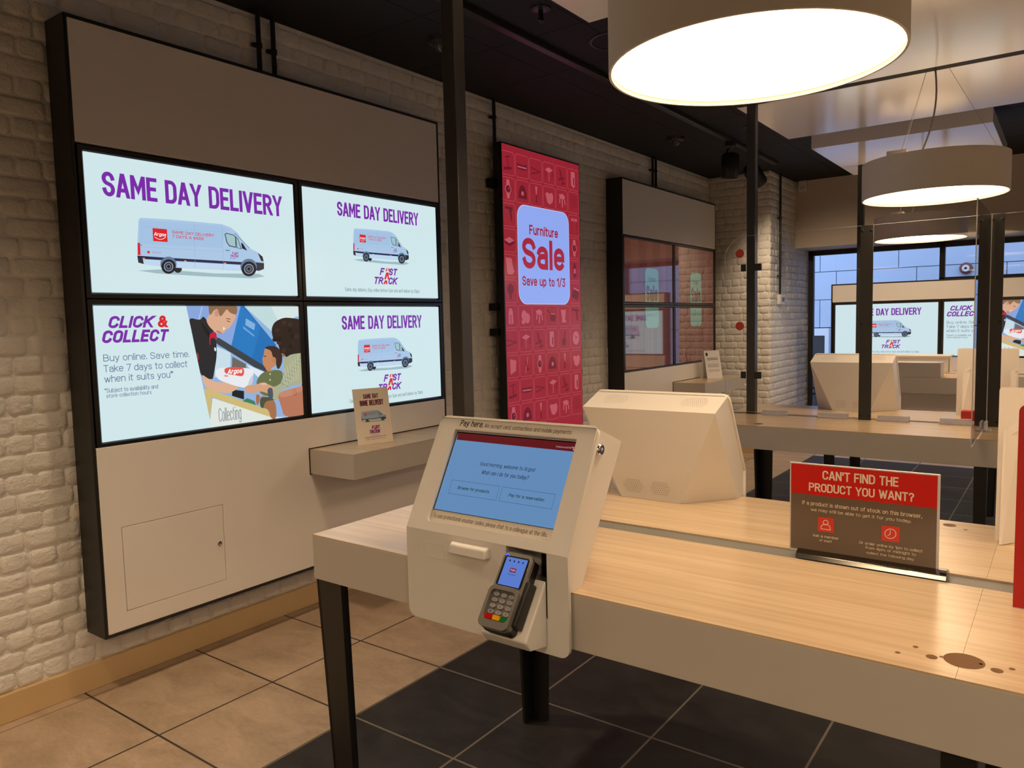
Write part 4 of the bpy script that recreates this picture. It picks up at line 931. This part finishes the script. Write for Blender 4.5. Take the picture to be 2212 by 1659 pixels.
    p.build('voucher_label', TU @ Matrix.Translation((-.174, .0262, -.0108)), k)
    # blank sticker, scanner hood and the cradle below the recess
    MB(TL).plate([(-.176, .020), (-.113, .020), (-.113, .055), (-.176, .055)], [[(-.1745, .0215), (-.1145, .0215), (-.1145, .0535), (-.1745, .0535)]], 0, .0007).build('blank_sticker', KIOSK, parent=k)
    MB(TL).hexa([(-.086, .046, -.001), (.028, .046, -.001), (.028, .072, -.001), (-.086, .072, -.001)], [(-.083, .046, .020), (.025, .046, .020), (.022, .066, .015), (-.080, .066, .015)]).build('scanner_hood', KIOSK, parent=k, bevel=.003)
    rb = MB(T); x0, x1 = .068, .181
    rb.add([(x0, -.014, .0015), (x1, -.014, .0015), (x1, .060, .0015), (x0, .060, .0015), (x0, -.014, .092), (x1, -.014, .092), (x1, .060, .092), (x0, .060, .092)],
           [(0,1,2,3),(4,5,6,7),(2,3,7,6),(1,2,6,5),(0,3,7,4)])
    rb.build('recess', KIOSK, parent=k, smooth=0); MB(T).box(x0+.05, x1-.001, .045, .0595, .003, .091).build('recess_shade_sheet', RECESS_SHADE, parent=k)  # black sheet puts the shadow into the right part of the recess
    # cradle profile in (y,z)
    pr = [(-.106, -.085), (-.090, -.108), (-.0245, -.120), (-.0245, .024)]
    MB(T).prism(pr, 'x', .060, .1775).build('terminal_cradle', KIOSK, parent=k, bevel=.004, seg=3)
    return k, T, TU, TL
kiosk('front-facing kiosk with a lit blue screen and a card terminal, on the nearest table', 2.2935, 1.3262)
kiosk('kiosk seen from behind on the nearest table, close behind the lit one', 2.2935, 2.3562, flip=True, front=False)
kiosk('small distant kiosk seen from behind, on the second table behind clear acrylic', 2.318, 4.976, flip=True, front=False)

# card payment terminal resting in the cradle
ct = Vector((2.407, 1.3262-.106, TZ-.085)); ud = Vector((0, .0815, .109)).normalized(); nd = Vector((1,0,0)).cross(ud)
TT = frame(ct, (1,0,0), ud, nd)
tm = thing('card_terminal', 'black and silver card payment terminal with a small blue screen, resting in the kiosk cradle', 'card terminal', ct)
GUN = mat('gunmetal', (.26, .25, .235), .32, metal=.55)
def roundbox(T, outline, z0, z1): return MB(T).plate(outline, [], z0, z1)
roundbox(TT, rrect(-.037, .002, .037, .168, .012), .0005, .024).build('body', BLACK, parent=tm, bevel=.004, seg=3)
roundbox(TT, rrect(-.0385, .004, .0385, .172, .014), .0245, .0345).build('front_cover', GUN, parent=tm, bevel=.004, seg=3)
MB(TT).plate(rrect(-.0385, .005, .0385, .094, .014), [rrect(-.0315, .021, .0315, .0855, .010)], .0340, .045).build('keypad_shroud', GUN, parent=tm, bevel=.0015)
MB(TT).plate(rrect(-.033, .096, .033, .164, .006), [], .0346, .0362).build('screen_bezel', CHROME, parent=tm, bevel=.0006)
p = Pic(.055, .062, 'lit', .00005); p.rect(0, 0, .055, .062, '#5578c8'); 
for i in range(4): p.poly(ellipse(.0105+.0115*i, .0545, .002, .0023, 12), '#0c1030', True)
p.rect(.0185, .030, .0345, .0395, '#7c1c3c'); p.text('Argos', (.0205, .0375), (.0325, .0325), '#d8c0d0', raw=True); p.text('Welcome', (.0165, .0265), (.0365, .0235), '#1a2048', raw=True)
p.build('screen', TT @ Matrix.Translation((-.0275, .0985, .0363)), tm)
KEY = mat('grey_key', (.30, .30, .31), .4)
for r in range(4):
    for c in range(3):
        x, y = -.020+.020*c, .077-.0125*r
        b = MB(TT).plate(ellipse(x, y, .0078, .0045, 16), [], .0346, .038).build('key', KEY, parent=tm, bevel=.0006)
        p = Pic(.01, .006, 'print', .00005); p.text(['1','2','3','4','5','6','7','8','9','*','0','#'][r*3+c], (.003, .0054), (.0066, .001), '#34308c', raw=True)
        p.build('key_mark', TT @ Matrix.Translation((x-.005, y-.003, .0381)), b, clip=False)
for c, h in enumerate(('#c01010', '#e0a010', '#107030')):
    x = -.021+.021*c
    MB(TT).plate(rrect(x-.0095, .0235, x+.0095, .0335, .003), [], .0346, .0395).build('key', ink(h, 'gloss'), parent=tm, bevel=.001)
MB(TT).box(.0388, .049, .020, .118, .002, .034).build('swipe_reader', BLACK, parent=tm, bevel=.003)
MB(TT).box(-.030, .030, .0045, .008, .020, .031).build('card_slot', BLACKM, parent=tm)
MB(TT).box(-.034, -.027, .163, .168, .0345, .0352).build('status_light', mat('blue_led', (0,0,0), emit='#3050ff', es=2.0), parent=tm)

# ================================================================== SIGNS AND CARDS
# table sign in a chrome foot
TS = frame((2.822, 1.838, TZ), (1, 0, 0), (0, 0, 1), (0, -1, 0))
sg = thing('table_sign', "red and brown sign reading CAN'T FIND THE PRODUCT YOU WANT? in a chrome foot", 'sign', (2.98, 1.838, TZ))
MB(TS).box(-.002, .314, .008, .224, -.0030, .0030).build('acrylic_holder', ACRYE, parent=sg, bevel=.001)
p = Pic(.308, .206, 'gloss', .00012).use((165, 215), (1918, 345), (1905, 1480), (160, 1265))
p.poly([(165,215),(1918,345),(1905,1480),(160,1265)], '#6a5d52'); p.poly([(165,215),(1918,345),(1912,740),(162,578)], '#c8201c')
WT = '#eadfce'
p.text("CAN'T FIND THE", (548, 300), (1458, 485), WT, bold=.018); p.text('PRODUCT YOU WANT?', (383, 450), (1643, 665), WT, bold=.018)
p.text('If a product is shown out of stock on this browser,', (303, 672), (1740, 872), WT); p.text('we may still be able to get it for you today.', (407, 762), (1613, 930), WT)
p.poly([(494,870),(690,888),(690,1070),(494,1048)], '#d8362c'); p.poly([(1262,955),(1478,975),(1477,1165),(1260,1142)], '#d8362c')
p.line(ellipse(590, 942, 30, 29, 20), .0016, WT, closed=True); p.line([(535,1020),(533,990),(555,970),(575,962),(605,965),(632,980),(645,1003),(645,1032)], .0016, WT, closed=True)
p.line(ellipse(1368, 1058, 66, 58, 28), .0016, WT, closed=True); p.line([(1366,1018),(1366,1062),(1342,1078)], .0016, WT)
p.text('Ask a member', (432, 1082), (748, 1152), WT); p.text('of staff', (513, 1145), (667, 1192), WT)
p.text('Or order online by 1pm to collect', (998, 1155), (1750, 1285), WT); p.text('from 4pm, or midnight to', (1070, 1215), (1672, 1328), WT); p.text('collect the following day.', (1085, 1278), (1655, 1385), WT)
p.build('sign_print', TS @ Matrix.Translation((.001, .015, .0031)), sg)
ft = [(-.028, 0), (-.024, .010), (-.006, .017), (.006, .017), (.024, .010), (.028, 0)]
MB(frame((2.822, 1.838, TZ), (1,0,0), (0,1,0), (0,0,1))).prism([(a, b) for a, b in ft], 'x', .018, .332).build('chrome_foot', mat('dark_chrome', (.30, .29, .28), .16, metal=1), parent=sg, bevel=.001)

# cream delivery card on the near shelf, leaning back
c0 = Vector((.306, 2.738, .8955)); cu = Vector((.056, .206, 0)).normalized(); cn = cu.cross(Vector((0,0,1))).normalized()
lean = (Vector((0,0,1))-cn*.16).normalized(); cf = cu.cross(lean).normalized()
TC = frame(c0, cu, lean, cf)
cd_ = thing('promotion_card', 'small cream delivery van card leaning on the shelf of the near display unit', 'card', c0)
CW, CH = .2135, .302
MB(TC).box(0, CW, 0, CH, -.0016, 0).build('card_board', CARDB, parent=cd_)
p = Pic(CW, CH, 'print', 4e-5); p.rect(0, 0, CW, CH, '#eee4d6')
p.text('SAME DAY', (.060, .272), (.150, .246), '#6a1f45', bold=.03, raw=True); p.text('HOME DELIVERY', (.036, .238), (.178, .208), '#6a1f45', bold=.03, raw=True)
put_van(p, (.036, .118, .184, .180)); fast_track(p, (.076, .098), (.140, .056))
p.text('Same day delivery.', (.085, .047), (.132, .042), '#6a5a4c', raw=True); p.text('Buy online before 5pm and we will deliver by 10pm.', (.045, .040), (.172, .033), '#6a5a4c', raw=True)
p.text('Subject to availability in selected areas only.', (.050, .028), (.165, .022), '#8a7a6c', raw=True)
p.build('card_print', TC @ Matrix.Translation((0, 0, .0002)), cd_)
sb = MB(TC); sb.face([(.05, .0, -.002), (.15, .0, -.002), (.13, .20, -.002), (.07, .20, -.002)]); 
TB = frame(c0-cf*.09+cu*0, cu, (Vector((0,0,1))+cf*.28-Vector((0,0,0))).normalized(), cf)
MB().hexa([c0+cu*.07-cn*.075, c0+cu*.14-cn*.075, c0+cu*.14-cn*.077, c0+cu*.07-cn*.077],
          [c0+cu*.09+lean*.18-cf*.002, c0+cu*.12+lean*.18-cf*.002, c0+cu*.12+lean*.18-cf*.004, c0+cu*.09+lean*.18-cf*.004]).build('card_strut', CARDB, parent=cd_)

# white notice on the far shelf
c1 = Vector((.300, 7.60, .8955)); u1 = Vector((.45, .89, 0)).normalized(); n1 = u1.cross(Vector((0,0,1)))
l1 = (Vector((0,0,1))-n1*.20).normalized(); T_ = frame(c1, u1, l1, u1.cross(l1))
wc = thing('notice_card', 'white folded notice card standing on the shelf of the far wall unit', 'card', c1)
MB(T_).box(0, .21, 0, .297, -.0015, 0).build('front_leaf', CARDB, parent=wc)
MB().hexa([c1-n1*.115, c1+u1*.21-n1*.115, c1+u1*.21-n1*.117, c1-n1*.117], [c1+l1*.297, c1+u1*.21+l1*.297, c1+u1*.21+l1*.297-n1*.002, c1+l1*.297-n1*.002]).build('rear_leaf', CARDB, parent=wc)
p = Pic(.21, .297, 'print', .0002); p.rect(0, 0, .21, .297, '#e9e4e0'); p.poly(rrect(.020, .240, .048, .275, .006), '#2c3350', True)
for i, (y, c) in enumerate([(.212,'#4a4f62'),(.196,'#4a4f62'),(.150,'#8a8a90'),(.140,'#8a8a90'),(.130,'#8a8a90'),(.120,'#8a8a90'),(.085,'#8a8a90'),(.075,'#8a8a90')]):
    p.rect(.03, y, .18, y+.006 if i < 2 else y+.003, c)
p.build('notice_print', T_ @ Matrix.Translation((0, 0, .0002)), wc)

# strut cards seen from behind, with hooked flaps
def strut_card(label, x0, y, w, h, z, hooks, feet=None):
    s = thing('strut_card', label, 'card', (x0+w/2, y, z), 'white strut cards seen from behind')
    T = frame((x0, y, z), (1,0,0), Vector((0, .05, 1)).normalized(), (0,-1,.05))
    MB(T).plate(rrect(0, .0, w, h, .008, 4, (0,0,1,1)), [], -.003, 0).build('card_board', CARDB, parent=s)
    for hx, hz, fw in hooks:
        MB(T).add([(hx, .0, .052), (hx+.006, 0, .052), (hx+.034, 0, .0), (hx+.030, .0, .0), (hx, hz-.015, .016), (hx+.006, hz-.006, .016), (hx+.034, hz, 0), (hx+.030, hz, 0)],
                  [(0,1,5,4),(1,2,6,5),(2,3,7,6),(3,0,4,7),(4,5,6,7),(0,3,2,1)]).build('strut_flap', CARDB, parent=s)
        MB(T).add([(hx+.004, hz-.03, .014), (hx+.036, hz-.004, .010), (hx+.036, hz+.004, .010), (hx+.030, hz+.014, .004), (hx+.008, hz-.006, .016)], [(0,1,2,3,4)]).build('hook_tab', CARDB, parent=s)
    return s
strut_card('white strut-backed card standing on the nearest table at the right edge', 3.214, 2.215, .30, .383, TZ, [(.012, .287, .05)])
cc = strut_card('white strut-backed card standing on the second table behind the acrylic screen', 2.853, 4.83, .285, .371, TZ, [(.03, .262, .05), (.25, .262, .05)])
tag(MB().box(2.90, 3.165, 4.60, 4.66, TZ, TZ+.052).build('red_tray', REDC, loc=(3.05, 4.63, TZ), bevel=.003), 'low red tray in front of the white card on the second table', 'tray')
TR = frame((3.277, 1.716, TZ+.001), (1, .02, 0), Vector((0, .06, 1)).normalized(), (0, -1, .06))
rc = thing('red_card', 'tall red card standing on the nearest table at the right edge', 'card', (3.40, 1.716, TZ))
MB(TR).plate(rrect(0, 0, .26, .392, .014, 5, (0,0,1,1)), [], -.003, 0).build('card_board', REDC, parent=rc)
MB(TR).hexa([(.10, .0, -.08), (.16, .0, -.08), (.16, .0, -.082), (.10, .0, -.082)], [(.11, .25, -.003), (.15, .25, -.003), (.15, .25, -.005), (.11, .25, -.005)]).build('card_strut', CARDB, parent=rc)

# ================================================================== ACRYLIC SCREENS ON THE SECOND TABLE
AY = 4.421
def sheet(label, outline, T, th=.005):
    a = thing('acrylic_screen', label, 'screen guard', T @ Vector((sum(q[0] for q in outline)/len(outline), 0, 0)), 'clear acrylic guards')
    n = len(outline)
    MB(T).add([(q[0], q[1], 0) for q in outline], [tuple(range(n))]).build('clear_sheet', ACRY, parent=a, smooth=0)
    e = Pic(1, 1); rim = MB(T)
    for i in range(n):
        p0, p1 = Vector(outline[i]), Vector(outline[(i+1) % n]); d = (p1-p0); 
        if d.length < 1e-6: continue
        nn = Vector((-d.y, d.x)).normalized()*.0011
        rim.add([(*(p0), -.002), (*(p1), -.002), (*(p1), .002), (*(p0), .002), (*(p0+nn), -.002), (*(p1+nn), -.002), (*(p1+nn), .002), (*(p0+nn), .002)], [(0,1,2,3),(4,5,6,7),(0,1,5,4),(2,3,7,6)])
    rim.build('polished_edge', ACRYE, parent=a, smooth=0)
    return a
TA = frame((0, AY, TZ), (1,0,0), (0,0,1), (0,-1,0))
a1 = sheet('left clear acrylic guard with two red dots, clamped to the post', rrect(1.687, .012, 2.468, 1.043, .13, 8, (0,0,0,1)), TA)
for z in (.943, .519): MB(TA @ Matrix.Translation((1.777, z, .0012))).add([(.0255*math.cos(t*math.pi/12), .0255*math.sin(t*math.pi/12), 0) for t in range(24)], [tuple(range(24))]).build('red_dot', mat('orange_red_sticker', (.62, .06, .02), .5), parent=a1)
for z in (.858, .230):
    for x0, x1 in ((1.785, 1.813), (1.863, 1.905)): MB(TA).box(x0, x1, z-.020, z+.020, -.006, .008).build('post_clamp', BLACK, parent=a1, bevel=.002)
def feet(a, xs_):
    for x0, x1 in xs_:
        MB(TA).box(x0, x1, .0, .030, .004, .014).box(x0, x1, .0, .030, -.014, -.004).box(x0, x1, 0, .008, -.03, .03).build('acrylic_foot', FROST, parent=a, smooth=0)
        MB(TA).box(x0, x1, .009, .012, .0142, .0150).box(x0, x1, .028, .0305, .004, .0150).build('foot_edge', ACRYE, parent=a, smooth=0)
feet(a1, ((1.917, 2.054), (2.23, 2.382)))
a2 = sheet('middle clear acrylic guard between the two flat black plates', [(2.470, .012), (3.038, .012), (3.038, 1.043), (2.470, 1.043)], TA)
feet(a2, ((2.532, 2.684), (2.826, 2.968)))
a3 = sheet('right clear acrylic guard running off the right edge of the view', [(3.040, .012), (3.75, .012), (3.75, 1.043), (3.040, 1.043)], TA)
TP = frame((3.030, AY, TZ), (0,-1,0), (0,0,1), (-1,0,0))
a4 = sheet('clear acrylic divider standing crosswise and overhanging the front of the second table', [(.02, .012), (.48, .012), (.74, -.0), (.74, 1.035), (.55, 1.043), (.02, 1.043)], TP)
MB(TP).box(.13, .22, .0, .045, .004, .014).box(.13, .22, 0, .045, -.014, -.004).box(.13, .22, 0, .008, -.03, .03).box(.06, .12, 0, .06, .004, .014).build('acrylic_foot', FROST, parent=a4, smooth=0)
for lab, x in (('flat black joining plate between the left and middle acrylic guards', 2.436), ('flat black joining plate at the crosswise acrylic divider', 3.020)):
    jp = thing('joining_plate', lab, 'bracket', (x+.03, AY, TZ), 'black acrylic joining plates')
    MB(TA).box(x, x+.063, 0, 1.043, .004, .010).build('flat_bar', DKGREY, parent=jp, bevel=.001)
    for z in (.025, .52, 1.015):
        for dx in (.010, .053): MB(TA @ Matrix.Translation((x+dx, z, .010))).lathe([(.006, 0), (.006, .002), (.003, .004), (0, .004)], n=14).build('screw', BLACKM, parent=jp)

# boxes on the far table
tag(MB().box(2.03, 2.565, 6.585, 6.78, 1.035, 1.148).build('storage_box', mat('grey_box', (.52, .49, .45), .3), loc=(2.3, 6.68, 1.035), bevel=.003), 'long low grey box at the front of the far short table', 'box')
bx = thing('white_box', 'long pale box at the back of the far short table', 'box', (2.25, 7.32, 1.035))
MB().box(1.95, 2.545, 7.22, 7.46, 1.035, 1.160).build('box_body', KIOSK, parent=bx, bevel=.002)
MB().box(1.94, 2.556, 7.21, 7.47, 1.160, 1.172).build('box_lid', KIOSK, parent=bx, bevel=.002)
MB().hexa([(2.552, 7.22, 1.035), (2.572, 7.22, 1.035), (2.60, 7.46, 1.035), (2.58, 7.46, 1.035)], [(2.556, 7.22, 1.160), (2.560, 7.22, 1.160), (2.600, 7.46, 1.150), (2.590, 7.46, 1.150)]).build('side_flap', PANEL, parent=bx)

# ================================================================== PIPES, SOCKETS AND CEILING FITTINGS
def conduit(label, pts, clips, axis='left', r=.0125):
    c = thing('conduit_pipe', label, 'pipe', pts[-1], 'black conduit pipes')
    MB().tube(pts, r, 14).build('pipe', BLACK, parent=c, smooth=60)
    for q in clips:
        MB().lathe([(r+.0005, -.009), (r+.005, -.009), (r+.005, .009), (r+.0005, .009)], q, 16, closed=True).build('saddle_clip', BLACK, parent=c)
        if axis == 'left': MB().box(0.0, q[0]-r+.004, q[1]-.028, q[1]+.028, q[2]-.008, q[2]+.008).build('clip_base', BLACK, parent=c)
        else: MB().box(q[0]-.035, q[0]-.008, q[1]-.028, q[1]+.028, q[2]-.008, q[2]+.008).build('clip_base', BLACK, parent=c)
conduit('left pipe of the pair above the near display unit', [(.028, 2.437, CZ), (.028, 2.437, 2.778)], [(.028, 2.437, 2.95)])
conduit('right pipe of the pair above the near display unit', [(.028, 2.525, CZ), (.028, 2.525, 2.778)], [(.028, 2.525, 2.94)])
conduit('single pipe running down behind the tall red sale screen', [(.028, 4.372, CZ), (.028, 4.372, 2.50), (.028, 4.372, 1.50)], [(.028, 4.372, 2.98)])
conduit('left pipe of the pair above the far display unit', [(.028, 6.905, CZ), (.028, 6.905, 2.778)], [(.028, 6.905, 2.98)])
conduit('right pipe of the pair above the far display unit', [(.028, 6.975, CZ), (.028, 6.975, 2.778)], [(.028, 6.975, 2.98)])
conduit('pipe on the side of the brick pier, ending at a white socket', [(.712, 8.70, CZ), (.712, 8.70, 1.775)], [(.712, 8.70, 2.62), (.712, 8.70, 1.98)], 'pier')
so = thing('wall_socket', 'white socket box on the side of the brick pier below the pipe', 'socket', (.70, 8.74, 1.665))
MB().box(.69, .728, 8.665, 8.835, 1.665, 1.775).build('socket_box', WHITEP, parent=so, bevel=.004)
for y in (8.745, 8.795): MB().box(.728, .731, y-.014, y+.014, 1.695, 1.745).build('switch', mat('dark_switch', (.05, .05, .05), .4), parent=so)
se = thing('motion_sensor', 'small white corner sensor high on the cream bulkhead beside the brick pier', 'sensor', (.775, 9.34, 2.99))
MB().box(.725, .825, 9.325, 9.371, 2.985, CZ).build('sensor_body', WHITEP, parent=se, bevel=.012, seg=3)
MB().lathe([(.026, 0), (.022, -.010), (0, -.014)], (.775, 9.327, 3.02), 20, ax='y').build('sensor_lens', mat('sensor_lens', (.6, .58, .55), .3), parent=se)

rail = MB().box(.855, .905, 2.2, 8.0, CZ-.035, CZ+.001).build('track_rail', mat('black_rail', (.02, .019, .018), .35), loc=(.88, 5.1, CZ), bevel=.004); tag(rail, 'long black lighting track running along the black ceiling', 'track')
def spotlight(label, x, y, tilt):
    s = thing('track_spotlight', label, 'spotlight', (x, y, CZ-.035), 'black track spotlights')
    SPM = mat('black_spot', (.012, .0115, .011), .4)
    MB().box(x-.035, x+.035, y-.045, y+.045, CZ-.072, CZ-.035).build('adaptor', SPM, parent=s, bevel=.004)
    yoke = []
    MB().tube([(x, y-.085, CZ-.24), (x, y-.085, CZ-.13), (x, y-.06, CZ-.10), (x, y, CZ-.085), (x, y+.06, CZ-.10), (x, y+.085, CZ-.13), (x, y+.085, CZ-.24)], .008, 8).build('yoke', SPM, parent=s, smooth=60)
    R = Matrix.Translation((x, y, CZ-.22)) @ Matrix.Rotation(tilt[0], 4, 'X') @ Matrix.Rotation(tilt[1], 4, 'Y')
    b = MB(R).lathe([(0, .09), (.060, .09), (.078, .07), (.078, -.11), (.070, -.125), (.066, -.11), (0, -.09)], n=36).build('spot_body', SPM, parent=s, smooth=50)
    g = MB(R)
    for i in range(7): 
        a = -1.1+i*.13-.3; g.box(.0, .0, 0, 0, 0, 0) if False else g.add([(.0786*math.cos(a+d), .0786*math.sin(a+d), z) for d, z in ((-.03, -.07), (.03, -.07), (.03, .03), (-.03, .03))], [(0,1,2,3)])
    g.build('cooling_slots', BLACKM, parent=b, smooth=0)
spotlight('black track spotlight pointing straight down', .88, 6.70, (0.05, .06))
fill_or_track_spot((.88, 6.70, CZ-.36), 40, 100, .9, (.05, .06, 0))
spotlight('black track spotlight tilted towards the brick pier', .88, 7.32, (.75, -.25))
fill_or_track_spot((.90, 7.43, CZ-.34), 60, 95, .9, (.75, -.25, 0))
def ceiling_round(name, label, cat, x, y, parts, group=None):
    s = thing(name, label, cat, (x, y, CZ), group)
    for nm, prof, m in parts: MB().lathe(prof, (x, y, CZ), 28).build(nm, m, parent=s, smooth=50)
    return s
SPK = [('rosette', [(0, .001), (.052, .001), (.050, -.006), (.030, -.010), (0, -.010)], mat('black_brass', (.02, .018, .016), .35)), ('nozzle', [(0, -.009), (.013, -.009), (.012, -.05), (.018, -.056), (.018, -.062), (.006, -.070), (0, -.070)], mat('black_brass', (.02, .018, .016), .35))]
ceiling_round('sprinkler_head', 'ceiling sprinkler left of the biggest lamp', 'sprinkler', 1.148, 3.311, SPK, 'ceiling sprinklers')
ceiling_round('sprinkler_head', 'distant ceiling sprinkler just left of the clamped post', 'sprinkler', 1.155, 6.40, SPK, 'ceiling sprinklers')
DOME = [('base_ring', [(0, .001), (.075, .001), (.070, -.022), (.045, -.030), (0, -.030)], mat('dark_dome_base', (.02, .018, .018), .35)), ('clear_dome', [(.034, -.030), (.033, -.042), (.024, -.058), (.010, -.066), (0, -.067)], mat('smoked_dome', (.07, .065, .065), .1, spec=.8))]
ceiling_round('dome_detector', 'small dome half hidden behind the nearest post', 'detector', .482, 3.30, DOME, 'ceiling domes')
ceiling_round('dome_detector', 'small dome on the black ceiling near the track spotlights', 'detector', .518, 6.355, DOME, 'ceiling domes')
ceiling_round('ceiling_speaker', 'round dark ring in the ceiling left of the biggest lamp', 'speaker', 1.23, 3.95, [('rim', [(.150, .001), (.150, -.004), (.136, -.006), (.134, .001)], mat('violet_black_rim', (.035, .033, .05), .4)), ('grille', [(0, -.001), (.135, -.001), (.135, .002), (0, .002)], CEIL)])
bpy.context.view_layer.update()
